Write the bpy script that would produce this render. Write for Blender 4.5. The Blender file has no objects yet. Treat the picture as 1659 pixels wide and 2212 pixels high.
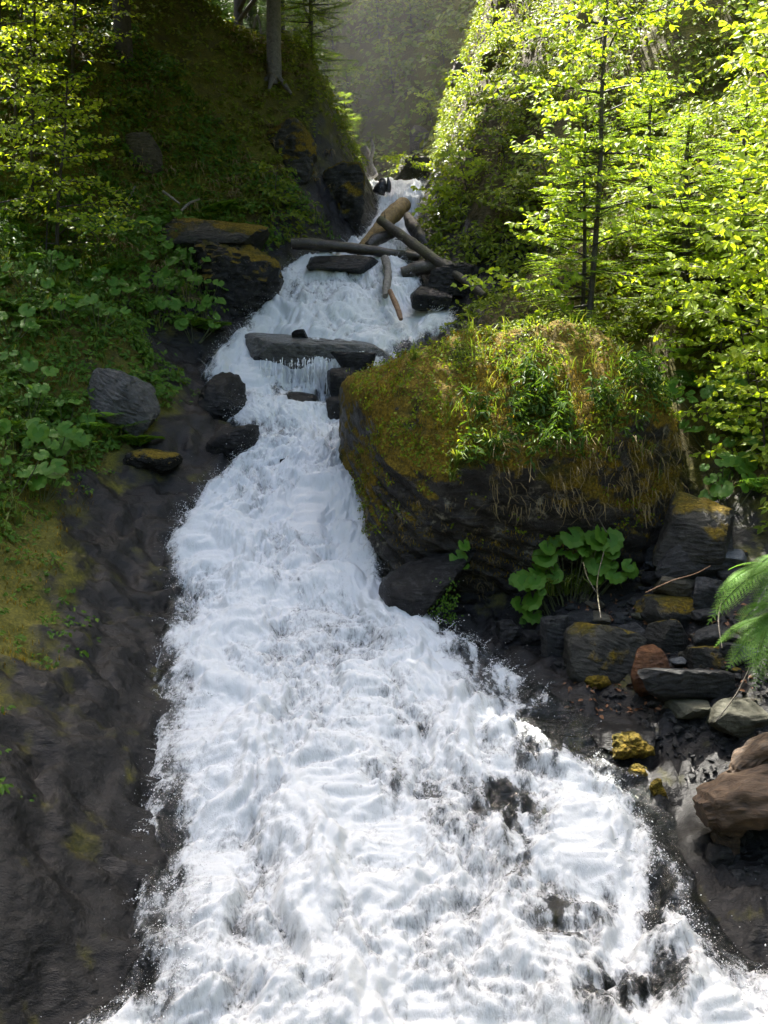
import bpy, bmesh, math
import numpy as np
from mathutils import Vector, Matrix

# ------------------------------------------------------------------ camera, sky, sun, exposure
sc = bpy.context.scene
C = sc.collection
R = math.radians
PITCH, VFOV = -8.0, 58.0
SUN_EL, SUN_AZ = 58.0, -14.0          # azimuth measured from +Y, negative towards -X

cam = bpy.data.cameras.new('camera')
cam.sensor_fit = 'VERTICAL'
cam.angle = R(VFOV)
cam.clip_start, cam.clip_end = 0.05, 400
cam_o = bpy.data.objects.new('camera', cam)
cam_o.location = (0, 0, 0)
cam_o.rotation_euler = (R(90 + PITCH), 0, 0)
C.objects.link(cam_o)
sc.camera = cam_o
sc.render.resolution_x, sc.render.resolution_y = 768, 1024

world = bpy.data.worlds.new('World')
sc.world = world
world.use_nodes = True
wn = world.node_tree.nodes
sky = wn.new('ShaderNodeTexSky')
sky.sky_type = 'NISHITA'
sky.sun_disc = False
sky.sun_elevation = R(SUN_EL)
sky.sun_rotation = R(SUN_AZ)
sky.dust_density = 6.0
sky.ozone_density = 0.0
world.node_tree.links.new(sky.outputs[0], wn['Background'].inputs[0])
wn['Background'].inputs[1].default_value = 0.15

SD = np.array([math.sin(R(SUN_AZ)) * math.cos(R(SUN_EL)), math.cos(R(SUN_AZ)) * math.cos(R(SUN_EL)), math.sin(R(SUN_EL))])
sun = bpy.data.lights.new('sun', 'SUN')
sun.energy = 5.0
sun.angle = R(0.5)
sun.color = (1.0, 0.95, 0.86)
sun_o = bpy.data.objects.new('sun', sun)
sun_o.rotation_euler = Vector(SD).to_track_quat('Z', 'Y').to_euler()
sun_o.location = (0, 10, 30)
C.objects.link(sun_o)

sc.view_settings.view_transform = 'Standard'
sc.view_settings.look = 'None'
sc.view_settings.exposure = 2.8
sc.view_settings.gamma = 1
sc.render.engine = 'CYCLES'
sc.cycles.use_denoising = True
sc.cycles.max_bounces = 8
sc.cycles.transparent_max_bounces = 8
sc.cycles.caustics_reflective = False
sc.cycles.caustics_refractive = False

rng = np.random.default_rng(11)

# ------------------------------------------------------------------ pixel rays (photo measured on a 1659 x 2212 sheet)
FPX = 1106 / math.tan(R(VFOV / 2))
FW = np.array([0, math.cos(R(PITCH)), math.sin(R(PITCH))])
UP = np.array([0, -math.sin(R(PITCH)), math.cos(R(PITCH))])
RT = np.array([1.0, 0, 0])

def ray(U, V):
    U = np.asarray(U, float); V = np.asarray(V, float)
    d = FW + ((U - 829.5) / FPX)[..., None] * RT + ((1106 - V) / FPX)[..., None] * UP
    return d

def W(U, V, y):
    d = ray(U, V)
    return d * (np.asarray(y, float) / d[..., 1])[..., None]

def proj(p):
    p = np.asarray(p, float)
    dep = p @ FW
    return 829.5 + FPX * (p @ RT) / dep, 1106 - FPX * (p @ UP) / dep, dep

# ------------------------------------------------------------------ noise
_g = np.random.default_rng(3)
GRAD = _g.normal(size=(256, 3)); GRAD /= np.linalg.norm(GRAD, axis=1)[:, None]
PERM = np.concatenate([_g.permutation(256)] * 3)

def noise(p):
    p = np.asarray(p, float)
    i = np.floor(p).astype(np.int64); f = p - i; i &= 255
    u = f * f * f * (f * (f * 6 - 15) + 10)
    out = 0
    for dx in (0, 1):
        wx = u[..., 0] if dx else 1 - u[..., 0]
        for dy in (0, 1):
            wy = u[..., 1] if dy else 1 - u[..., 1]
            for dz in (0, 1):
                wz = u[..., 2] if dz else 1 - u[..., 2]
                h = PERM[PERM[PERM[(i[..., 0] + dx) & 255] + ((i[..., 1] + dy) & 255)] + ((i[..., 2] + dz) & 255)]
                g = GRAD[h]
                out = out + wx * wy * wz * (g[..., 0] * (f[..., 0] - dx) + g[..., 1] * (f[..., 1] - dy) + g[..., 2] * (f[..., 2] - dz))
    return out * 1.5

def fbm(p, o=4, gain=0.5, lac=2.03):
    p = np.asarray(p, float); a, s, t = 1.0, 0, 0
    for k in range(o):
        s = s + a * noise(p + 17.3 * k); t += a; a *= gain; p = p * lac
    return s / t

def billow(p, o=4, gain=0.5, lac=2.1):
    p = np.asarray(p, float); a, s, t = 1.0, 0, 0
    for k in range(o):
        s = s + a * np.abs(noise(p + 9.1 * k)); t += a; a *= gain; p = p * lac
    return s / t

def P3(x, y, z=0.0):
    x, y, z = np.broadcast_arrays(np.asarray(x, float), np.asarray(y, float), np.asarray(z, float))
    return np.stack([x, y, z], -1)

def sstep(a, b, x):
    t = np.clip((np.asarray(x, float) - a) / (b - a), 0, 1)
    return t * t * (3 - 2 * t)

# ------------------------------------------------------------------ valley shape
_rows = np.array([  # V, y, left edge U, right edge U of the water
    (2212, 5.5, 150, 1800), (2100, 5.85, 285, 1640), (1944, 6.4, 298, 1500), (1800, 7.05, 308, 1470), (1700, 7.5, 328, 1440),
    (1600, 8.05, 338, 1350), (1512, 8.6, 343, 1250), (1400, 9.4, 350, 1070), (1296, 10.2, 362, 850), (1200, 11.0, 350, 830),
    (1080, 12.0, 412, 810), (1000, 12.7, 500, 800), (950, 13.2, 548, 800), (900, 13.75, 480, 810), (850, 14.3, 440, 815),
    (800, 14.8, 430, 830), (745, 15.4, 492, 900), (700, 15.9, 532, 1010), (650, 16.5, 560, 950), (583, 17.3, 600, 890),
    (560, 18.0, 690, 885), (530, 19.8, 772, 893), (480, 20.8, 812, 903), (430, 21.9, 812, 917), (402, 23.0, 800, 922)])
_pl, _pr = W(_rows[:, 2], _rows[:, 0], _rows[:, 1]), W(_rows[:, 3], _rows[:, 0], _rows[:, 1])
_y = list(_rows[:, 1]); _z = list(_pl[:, 2]); _xl = list(_pl[:, 0]); _xr = list(_pr[:, 0])
pre = [(-12, -7.2, -3.2, 4.2), (0, -5.9, -2.8, 3.8), (3.5, -4.9, -2.5, 3.3)]
post = [(25, _z[-1] + .12, -1.2, 1.1), (28, _z[-1] + .3, -2.6, 1.0), (32, _z[-1] + .6, -5.5, .6), (36, _z[-1] + 1, -8, -2.5), (70, _z[-1] + 4, -14, -9)]
Y0 = np.array([a[0] for a in pre] + _y + [a[0] for a in post])
Z0 = np.array([a[1] for a in pre] + _z + [a[1] for a in post])
L0 = np.array([a[2] for a in pre] + _xl + [a[2] for a in post])
R0 = np.array([a[3] for a in pre] + _xr + [a[3] for a in post])
FY = np.arange(-12, 70, 0.05)

def smooth(tab, sig):
    v = np.interp(FY, Y0, tab); k = np.arange(-int(4 * sig / .05), int(4 * sig / .05) + 1) * .05
    g = np.exp(-.5 * (k / sig) ** 2); g /= g.sum()
    return np.convolve(np.pad(v, len(k) // 2, mode='edge'), g, 'valid')

FZ, FL, FR = smooth(Z0, .22), smooth(L0, .16), smooth(R0, .16)
zw = lambda y: np.interp(y, FY, FZ)
xl = lambda y: np.interp(y, FY, FL)
xr = lambda y: np.interp(y, FY, FR)

LB = np.array([  # y, s1,d1,s2,d2,s3  left bank
    (-12, .5, 2, .6, 3, .8), (4, .62, 2, .75, 3, .9), (7, .68, 2.0, .8, 3, .9), (10, .65, 1.5, .9, 3, .9), (12.5, .5, 1.3, .75, 3, 1.0),
    (15, .6, 1, .65, 2.6, 1.1), (17.2, .7, .8, .55, 2.2, 1.2), (19.2, 1.6, 1.1, .8, 1.6, 1.0), (20.5, 2.5, 1.15, .6, 1.5, .8),
    (22, 1.95, 1.5, .35, 1.2, .55), (24, 1.95, 1.5, .35, 1.2, .5), (26, 1.2, 1.5, .8, 3, .5), (34, .9, 2, .8, 3, .7), (70, .8, 2, .8, 3, .9)])
RB = np.array([
    (-12, .3, 1, .5, 2, .8), (5, .22, 1.2, .5, 2, .9), (8, .2, 1.3, .42, 2, .9), (9.5, .12, 1.8, .5, 2, .9), (11, .05, 3.4, .8, 1.5, 1.1),
    (13, .3, 3.0, .9, 2, 1.2), (15, .45, 2, .85, 2, 1.2), (17, .7, 1.5, 1.0, 2, 1.2), (19.5, 1.3, 1, 1.25, 3, 1.2),
    (22, 1.8, 1.0, 1.35, 4, 1.2), (24.5, 2.4, 1.3, 1.5, 3, 1.2), (27, 3.2, 2.6, 1.5, 3, 1.2), (32, 2.0, 3, 1.5, 3, 1.2), (70, 1, 3, 1, 3, 1)])

def rise(T, d, y):
    s1, d1, s2, d2, s3 = [np.interp(y, T[:, 0], T[:, k]) for k in range(1, 6)]
    return s1 * np.clip(d, 0, d1) + s2 * np.clip(d - d1, 0, d2) + s3 * np.maximum(d - d1 - d2, 0)

def bankd(x, y):
    """signed distance outside the channel: left, right"""
    return xl(y) - x, x - xr(y)

def GH(x, y):
    x = np.asarray(x, float); y = np.asarray(y, float)
    dl, dr = bankd(x, y)
    d = np.maximum(dl, dr)
    z = zw(y) - .05
    z = z + np.where(dl > 0, rise(LB, dl, y), 0) + np.where(dr > 0, rise(RB, dr, y), 0)
    z = z - .32 * sstep(0.0, -.7, d)                                   # bed under the water
    z = z + 2.4 * np.clip(y - 35, 0, 9) * sstep(34, 38, y) + .3 * np.maximum(y - 44, 0)
    z = z + .5 * np.clip(y - 24, 0, 11) * sstep(-2.5, -7, x)
    z = z - .4 * np.maximum(np.abs(x) - 30, 0)
    big = fbm(P3(x * .35, y * .35, 1.7), 3)
    z = z + big * np.clip(d * .55, 0, 1.0) * .9
    # ledge of rock and hollow below the hill on the left bank
    z = z + fbm(P3(x * 1.1, y * 1.1, 4.2), 4) * .28 * np.clip(d + .35, .12, 1) * (1 - .6 * (1 - sstep(.8, 2.6, d)))
    z = z + np.where(dr > 0, 1, 0) * sstep(.5, 2.0, dr) * sstep(16, 19, y) * (1.0 * fbm(P3(x * .75, y * .75, 7.7), 3) + .35 * billow(P3(x * 1.7, y * 1.7, 2.7), 3))
    wet = 1 - sstep(.8, 2.6, d)
    # flaky slate near the water: beds dipping to the right
    q = P3(x * 1.2 + y * .5, y * 1.5, z * 2.2)
    rid = 1 - np.abs(fbm(q * 1.3, 4)) * 3.2
    z = z + wet * (.05 * rid + .02 * billow(P3(x * 4.2, y * 5, z * 3), 4))
    wq = fbm(P3(x, y, z) * .8, 3)
    for fr, am in ((1.5, .12), (3.7, .06)):
        st = (x * .75 - y * .42 + z * .55) * fr + (1.5 + .3 * fr) * wq + .8 * fbm(P3(x * 2.2, y * 2.2, fr), 2)
        sf = st % 1.0
        z = z + wet * am * (np.where(sf < .8, sf / .8, (1 - sf) / .2) - .5)
    z = z + np.clip(d, 0, 1) * .05 * fbm(P3(x * 5, y * 5, 8.8), 3)
    return z

HX = np.arange(-34, 34.01, .1); HY = np.arange(-2, 56.01, .1)
_gx, _gy = np.meshgrid(HX, HY)
HM = GH(_gx.ravel(), _gy.ravel()).reshape(_gx.shape)

def H(x, y):
    fx = np.clip((np.asarray(x, float) + 34) / .1, 0, len(HX) - 1.001); fy = np.clip((np.asarray(y, float) + 2) / .1, 0, len(HY) - 1.001)
    i, j = fx.astype(int), fy.astype(int); a, b = fx - i, fy - j
    return (HM[j, i] * (1 - a) + HM[j, i + 1] * a) * (1 - b) + (HM[j + 1, i] * (1 - a) + HM[j + 1, i + 1] * a) * b

def HN(x, y):
    e = .25
    n = np.stack([H(x - e, y) - H(x + e, y), H(x, y - e) - H(x, y + e), np.full(np.shape(x), 2 * e)], -1)
    return n / np.linalg.norm(n, axis=-1)[..., None]

def hit(U, V, y0=3.0):
    """first ground point seen along a pixel ray"""
    U = np.atleast_1d(np.asarray(U, float)); V = np.atleast_1d(np.asarray(V, float))
    d = ray(U, V); d = d / d[:, 1:2]
    ys = np.arange(y0, 55, .05)
    p = d[:, None, :] * ys[None, :, None]
    below = p[..., 2] < H(p[..., 0], p[..., 1])
    k = np.where(below.any(1), below.argmax(1), len(ys) - 1)
    o = p[np.arange(len(U)), k]
    o[:, 2] = H(o[:, 0], o[:, 1])
    return o

def hit1(U, V, y0=3.0):
    return hit([U], [V], y0)[0]

# ------------------------------------------------------------------ mesh building
class MB:
    def __init__(s):
        s.v, s.f, s.n = [], {}, 0
    def add(s, v, f):
        v = np.asarray(v, float).reshape(-1, 3); f = np.asarray(f, np.int64)
        s.v.append(v); s.f.setdefault(f.shape[1], []).append(f + s.n); s.n += len(v)
    def build(s, name, mat, parent=None, smooth=True, link=True):
        me = bpy.data.meshes.new(name)
        v = np.concatenate(s.v) if s.v else np.zeros((0, 3))
        fs = [np.concatenate(a) for a in s.f.values()]
        loops = np.concatenate([a.ravel() for a in fs]); tot = np.concatenate([np.full(len(a), a.shape[1]) for a in fs])
        me.vertices.add(len(v)); me.vertices.foreach_set('co', v.astype(np.float32).ravel())
        me.loops.add(len(loops)); me.loops.foreach_set('vertex_index', loops.astype(np.int32))
        me.polygons.add(len(tot)); me.polygons.foreach_set('loop_start', np.concatenate([[0], np.cumsum(tot)[:-1]]).astype(np.int32))
        me.polygons.foreach_set('use_smooth', np.full(len(tot), smooth))
        me.update(calc_edges=True)
        me.materials.append(mat)
        if not link: return me
        return obj(name, me, parent)

def obj(name, me, parent=None):
    o = bpy.data.objects.new(name, me); C.objects.link(o)
    if parent is not None: o.parent = parent
    return o

def empty(name, loc=(0, 0, 0)):
    o = bpy.data.objects.new(name, None); C.objects.link(o); o.location = tuple(float(a) for a in loc)
    o.empty_display_size = .2
    return o

def tag(o, label=None, cat=None, group=None, kind=None):
    if label: o['label'] = label
    if cat: o['category'] = cat
    if group: o['group'] = group
    if kind: o['kind'] = kind
    return o

ORDS = ['first', 'second', 'third', 'fourth', 'fifth', 'sixth', 'seventh', 'eighth', 'ninth', 'tenth', 'eleventh', 'twelfth']
def order_labels(obs):
    by = {}
    for o in obs: by.setdefault(o['label'], []).append(o)
    for lb, os_ in by.items():
        if len(os_) < 2: continue
        os_.sort(key=lambda o: proj(np.array(o.location))[0])
        for k, o in enumerate(os_): o['label'] = f'{ORDS[k]} from left, {lb}'

def shift(mb, off):
    mb.v = [a - np.asarray(off) for a in mb.v]; return mb

def nrm(a):
    a = np.asarray(a, float); return a / np.maximum(np.linalg.norm(a, axis=-1, keepdims=True), 1e-9)

def place(mb, tv, tf, pos, xa, nz, sc_):
    """instances of a template: x axis along xa, z axis near nz"""
    pos = np.asarray(pos, float).reshape(-1, 3); n = len(pos)
    xa = nrm(np.broadcast_to(xa, (n, 3))); nz = np.broadcast_to(nz, (n, 3))
    ya = nrm(np.cross(nz, xa)); za = np.cross(xa, ya)
    s = np.broadcast_to(np.asarray(sc_, float), (n,))[:, None, None]
    v = pos[:, None] + s * (tv[None, :, 0:1] * xa[:, None] + tv[None, :, 1:2] * ya[:, None] + tv[None, :, 2:3] * za[:, None])
    f = (tf[None] + (np.arange(n) * len(tv))[:, None, None]).reshape(-1, tf.shape[1])
    mb.add(v, f)

LEAF_V = np.array([(0, 0, 0), (.3, -.27, .07), (.68, -.22, .04), (1, 0, -.1), (.68, .22, .04), (.3, .27, .07)], float)
LEAF_F = np.array([(0, 1, 2, 3), (0, 3, 4, 5)])
LANCE_V = LEAF_V * np.array([1, .48, 1])
BEECH_V = LEAF_V * np.array([1, 1.3, 1])
DIA_V = np.array([(0, 0, 0), (.5, -.3, .05), (1, 0, -.05), (.5, .3, .05)], float)
DIA_F = np.array([(0, 1, 2, 3)])
BLADE_V = np.array([(0, -.028, 0), (0, .028, 0), (.38, -.024, .2), (.38, .024, .2), (.74, -.016, .16), (.74, .016, .16), (1, 0, -.1)], float)
BLADE_F = np.array([(0, 2, 3, 1), (2, 4, 5, 3)]); BLADE_T = np.array([(4, 6, 5)])
def round_leaf(seed, n=23):
    g = np.random.default_rng(seed)
    a = np.linspace(-math.pi + .28, math.pi - .28, n)
    r = 1 + .05 * g.normal(size=n) + .05 * np.where(np.arange(n) % 2, 1, -1); r[0] *= .85; r[-1] *= .85
    rim = np.stack([np.cos(a) * r, np.sin(a) * r * .96, .14 * np.cos(a * 3 + seed) * .5 + .06 * g.normal(size=n)], 1)
    mid = rim * .55; mid[:, 2] = rim[:, 2] * .2 + .05
    v = np.concatenate([[(-.08, 0, -.03)], mid, rim])
    f3 = np.array([(0, 1 + k, 2 + k) for k in range(n - 1)]); f4 = np.array([(1 + k, 1 + n + k, 2 + n + k, 2 + k) for k in range(n - 1)])
    return v, f3, f4

def rdir(n, g=None):
    return nrm((g or rng).normal(size=(n, 3)))

def leaves(mb, pos, nbase, size, jit=.5, xdir=None, tv=LEAF_V, tf=LEAF_F, droop=.25, g=None):
    n = len(pos); g = g or rng
    nz = nrm(np.asarray(nbase) + jit * g.normal(size=(n, 3)))
    xa = g.normal(size=(n, 3)) if xdir is None else np.asarray(xdir) + .45 * g.normal(size=(n, 3))
    xa = nrm(xa - (xa * nz).sum(1)[:, None] * nz); xa = nrm(xa - np.array([0, 0, droop]))
    place(mb, tv, tf, pos, xa, nz, size * g.uniform(.65, 1.25, n))

def blades(mb, pos, length, spread=.5, lean=None, g=None, width=1.0):
    g = g or rng; n = len(pos)
    d = np.stack([g.normal(size=n) * spread, g.normal(size=n) * spread, np.ones(n) * .9], 1)
    if lean is not None: d = d + np.asarray(lean)
    d = nrm(d); up = nrm(np.stack([d[:, 0] * .8, d[:, 1] * .8, np.full(n, .35)], 1) * np.array([-1, -1, 1]) * np.array([1, 1, 1]))
    out = nrm(np.stack([d[:, 0], d[:, 1], np.zeros(n)], 1) + 1e-4)
    s = length * g.uniform(.6, 1.2, n)
    tv = BLADE_V * np.array([1, width, 1])
    place(mb, tv, BLADE_F, pos, d, -out + np.array([0, 0, .6]), s); place(mb, tv, BLADE_T, pos, d, -out + np.array([0, 0, .6]), s)

def tube(mb, pts, rad, k=8, rough=0.0, seed=0, cap=True, sub=1):
    pts = np.asarray(pts, float); rad = np.broadcast_to(np.asarray(rad, float), (len(pts),))
    if sub > 1:
        t = np.linspace(0, len(pts) - 1, (len(pts) - 1) * sub + 1); i = np.minimum(t.astype(int), len(pts) - 2); u = t - i
        pm = pts[np.maximum(i - 1, 0)]; p0 = pts[i]; p1 = pts[i + 1]; p2 = pts[np.minimum(i + 2, len(pts) - 1)]; u_ = u[:, None]
        pts2 = .5 * ((2 * p0) + (p1 - pm) * u_ + (2 * pm - 5 * p0 + 4 * p1 - p2) * u_ ** 2 + (3 * p0 - pm - 3 * p1 + p2) * u_ ** 3)
        rad = np.interp(t, np.arange(len(rad)), rad); pts = pts2
    n = len(pts)
    tan = nrm(np.gradient(pts, axis=0)); ref = np.array([0, 0, 1.]) if abs(tan[:, 2]).mean() < .8 else np.array([1., 0, 0])
    a = nrm(np.cross(tan, ref)); b = np.cross(tan, a)
    th = np.arange(k) * 2 * math.pi / k
    ring = a[:, None] * np.cos(th)[None, :, None] + b[:, None] * np.sin(th)[None, :, None]
    r = rad[:, None] * np.ones((n, k))
    if rough:
        q = pts[:, None] * 1.0 + ring * np.maximum(rad.max(), .05)
        r = r * (1 + rough * fbm(q * 6 + seed, 4, .6) * 2)
    v = pts[:, None] + ring * r[..., None]
    idx = np.arange(n * k).reshape(n, k)
    f = np.stack([idx[:-1], np.roll(idx, -1, 1)[:-1], np.roll(idx, -1, 1)[1:], idx[1:]], -1).reshape(-1, 4)
    mb.add(v.reshape(-1, 3), f)
    if cap:
        for e, o in ((0, 1), (n - 1, -1)):
            c = np.concatenate([[pts[e] + tan[e] * -o * rad[e] * .12], v[e]])
            ff = np.array([(0, 1 + j, 1 + (j + 1) % k)[::o] for j in range(k)])
            mb.add(c, ff)

_ico = {}
def ico(s):
    if s not in _ico:
        bm = bmesh.new(); bmesh.ops.create_icosphere(bm, subdivisions=s, radius=1)
        _ico[s] = (np.array([v.co[:] for v in bm.verts]), np.array([[v.index for v in f.verts] for f in bm.faces])); bm.free()
    return _ico[s]

def rock_shape(seed, dims, sub=4, planes=None, npl=11, p=20, rough=.07, strata=.0, sdir=(.3, .2, 1), boxy=.5):
    g = np.random.default_rng(seed)
    d, f = ico(sub)
    if npl == 0 and planes is None:
        planes = [(1, .1, .35, .92), (-1, -.3, .08, .95), (.05, 1, 0, .9), (.06, -1, -.25, .9), (.05, -.12, 1, .8), (-.06, .05, -1, .8), (-.5, -.6, -.3, .98), (.5, -.8, .2, .95), (.8, 0, -.6, .9)]; p = 26
    if planes is None:
        nn = rdir(npl, g); nn = np.concatenate([nn, [(1, 0, 0), (-1, 0, 0), (0, 1, 0), (0, -1, 0), (0, 0, 1), (0, 0, -1)]])
        nn = nrm(nn + .24 * g.normal(size=nn.shape)); h = np.concatenate([g.uniform(.74, 1.1, npl), g.uniform(.78, 1.0, 6)])
    else:
        nn = nrm(np.array([a[:3] for a in planes], float)); h = np.array([a[3] for a in planes], float)
    q = np.maximum(d @ nn.T, 0) / h
    r = 1 / (q ** p).sum(1) ** (1 / p)
    v = d * r[:, None] * np.asarray(dims, float)
    m = float(np.mean(dims)); nv = nrm(v)
    v = v + nv * (fbm(v / m * 1.4 + seed, 3) * rough * m * 1.3)[:, None]
    v = v + nv * (fbm(v / m * 5 + seed, 4) * rough * m * .5)[:, None]
    if strata:
        s = (v @ nrm(np.asarray(sdir, float))) / m * 7 + fbm(v / m * 2 + seed, 3) * 1.6
        v = v + nv * (strata * m * (np.abs(s % 1 - .5) * 2 - .5) * (.5 + fbm(v / m * 1.5 + 3, 2)))[:, None]
    return v, f

# ------------------------------------------------------------------ materials
def mat(name):
    m = bpy.data.materials.new(name); m.use_nodes = True
    return m, m.node_tree.nodes, m.node_tree.links, m.node_tree.nodes['Principled BSDF']

def N(nodes, t, **k):
    n = nodes.new('ShaderNode' + t)
    for a, b in k.items():
        if hasattr(n, a): setattr(n, a, b)
        else: n.inputs[a].default_value = b
    return n

def ramp(nodes, stops):
    r = nodes.new('ShaderNodeValToRGB'); e = r.color_ramp.elements
    while len(e) < len(stops): e.new(.5)
    for k, (p, c) in enumerate(stops): e[k].position = p; e[k].color = (*c, 1) if len(c) == 3 else c
    return r

def mixc(nodes, links, fac, a, b, blend='MIX'):
    m = nodes.new('ShaderNodeMix'); m.data_type = 'RGBA'; m.blend_type = blend
    for s, x in ((m.inputs[0], fac), (m.inputs[6], a), (m.inputs[7], b)):
        if hasattr(x, 'is_linked'): links.new(x, s)
        else: s.default_value = x if not isinstance(x, tuple) else (*x, 1)[:4]
    return m.outputs[2]

def math_(nodes, links, op, a, b=0.0, clamp=False):
    m = nodes.new('ShaderNodeMath'); m.operation = op; m.use_clamp = clamp
    for s, x in ((m.inputs[0], a), (m.inputs[1], b)):
        if hasattr(x, 'is_linked'): links.new(x, s)
        else: s.default_value = x
    return m.outputs[0]

def tex(nodes, links, scale, detail=5, rough=.6, stretch=None, vec=None, dist=0.0):
    if vec is None: vec = nodes.new('ShaderNodeNewGeometry').outputs['Position']
    if stretch is not None:
        mp = nodes.new('ShaderNodeMapping'); mp.inputs['Scale'].default_value = stretch[:3]
        if len(stretch) > 3: mp.inputs['Rotation'].default_value = stretch[3:]
        links.new(vec, mp.inputs[0]); vec = mp.outputs[0]
    t = nodes.new('ShaderNodeTexNoise'); t.inputs['Scale'].default_value = scale; t.inputs['Detail'].default_value = detail
    t.inputs['Roughness'].default_value = rough; t.inputs['Distortion'].default_value = dist
    links.new(vec, t.inputs['Vector'])
    return t.outputs['Fac']

def ridged(nodes, links, scale, detail=6, stretch=(1, 1, 1), vec=None):
    t = tex(nodes, links, scale, detail, .55, stretch, vec); nd = t.node; nd.noise_type = 'RIDGED_MULTIFRACTAL'; nd.normalize = True; return t

def bump(nodes, links, h, strength, dist=.02, chain=None):
    b = nodes.new('ShaderNodeBump'); b.inputs['Strength'].default_value = strength; b.inputs['Distance'].default_value = dist
    links.new(h, b.inputs['Height'])
    if chain: links.new(chain, b.inputs['Normal'])
    return b.outputs[0]

def leaf_mat(name, c1, c2, trans=.45, gloss=.16, tcol=None, c3=None):
    m, n, l, b = mat(name)
    geo = n.new('ShaderNodeNewGeometry')
    rp = ramp(n, [(0, c1), (.75, c2), (1, c3 or c2)]); l.new(geo.outputs['Random Per Island'], rp.inputs[0])
    t = tex(n, l, 2.2, 3)
    col = mixc(n, l, t, rp.outputs[0], mixc(n, l, .5, rp.outputs[0], tuple(x * .7 for x in c1)))
    l.new(col, b.inputs['Base Color']); b.inputs['Roughness'].default_value = .5
    b.inputs['Specular IOR Level'].default_value = gloss
    tr = n.new('ShaderNodeBsdfTranslucent')
    tc = mixc(n, l, 1.0, col, tcol or (1.6, 1.5, .5), 'MULTIPLY')
    l.new(tc, tr.inputs[0])
    mx = n.new('ShaderNodeMixShader'); mx.inputs[0].default_value = trans
    l.new(b.outputs[0], mx.inputs[1]); l.new(tr.outputs[0], mx.inputs[2])
    l.new(mx.outputs[0], n['Material Output'].inputs[0])
    return m

M = {}
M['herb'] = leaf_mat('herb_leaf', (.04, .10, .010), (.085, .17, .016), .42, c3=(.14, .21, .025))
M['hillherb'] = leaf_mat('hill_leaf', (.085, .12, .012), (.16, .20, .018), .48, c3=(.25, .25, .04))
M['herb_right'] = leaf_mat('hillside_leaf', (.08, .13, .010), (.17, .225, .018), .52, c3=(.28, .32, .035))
M['butterbur'] = leaf_mat('butterbur_leaf', (.035, .11, .010), (.065, .165, .016), .38, c3=(.09, .18, .02))
M['lance'] = leaf_mat('lance_leaf', (.035, .075, .010), (.065, .12, .016), .38)
M['beech'] = leaf_mat('beech_leaf', (.20, .30, .022), (.32, .42, .035), .6, c3=(.42, .48, .07))
M['fir'] = leaf_mat('fir_needle', (.08, .15, .018), (.17, .26, .03), .5, c3=(.3, .38, .05))
M['spruce'] = leaf_mat('spruce_needle', (.02, .05, .014), (.04, .08, .02), .25)
M['canopy'] = leaf_mat('canopy_leaf', (.05, .10, .02), (.09, .16, .03), .3)
M['fern'] = leaf_mat('fern_leaf', (.10, .22, .04), (.18, .33, .07), .55)
M['grass'] = leaf_mat('grass_blade', (.07, .12, .02), (.13, .18, .035), .4, c3=(.2, .2, .06))
M['dry'] = leaf_mat('dry_grass', (.16, .12, .05), (.26, .2, .09), .3, tcol=(1.1, 1, .8))
M['mossleaf'] = leaf_mat('moss_tuft', (.13, .09, .008), (.27, .19, .015), .3, tcol=(1.2, 1.1, .5))
M['litter'] = leaf_mat('leaf_litter', (.10, .05, .025), (.2, .1, .05), .15, tcol=(1, .8, .6))

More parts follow.
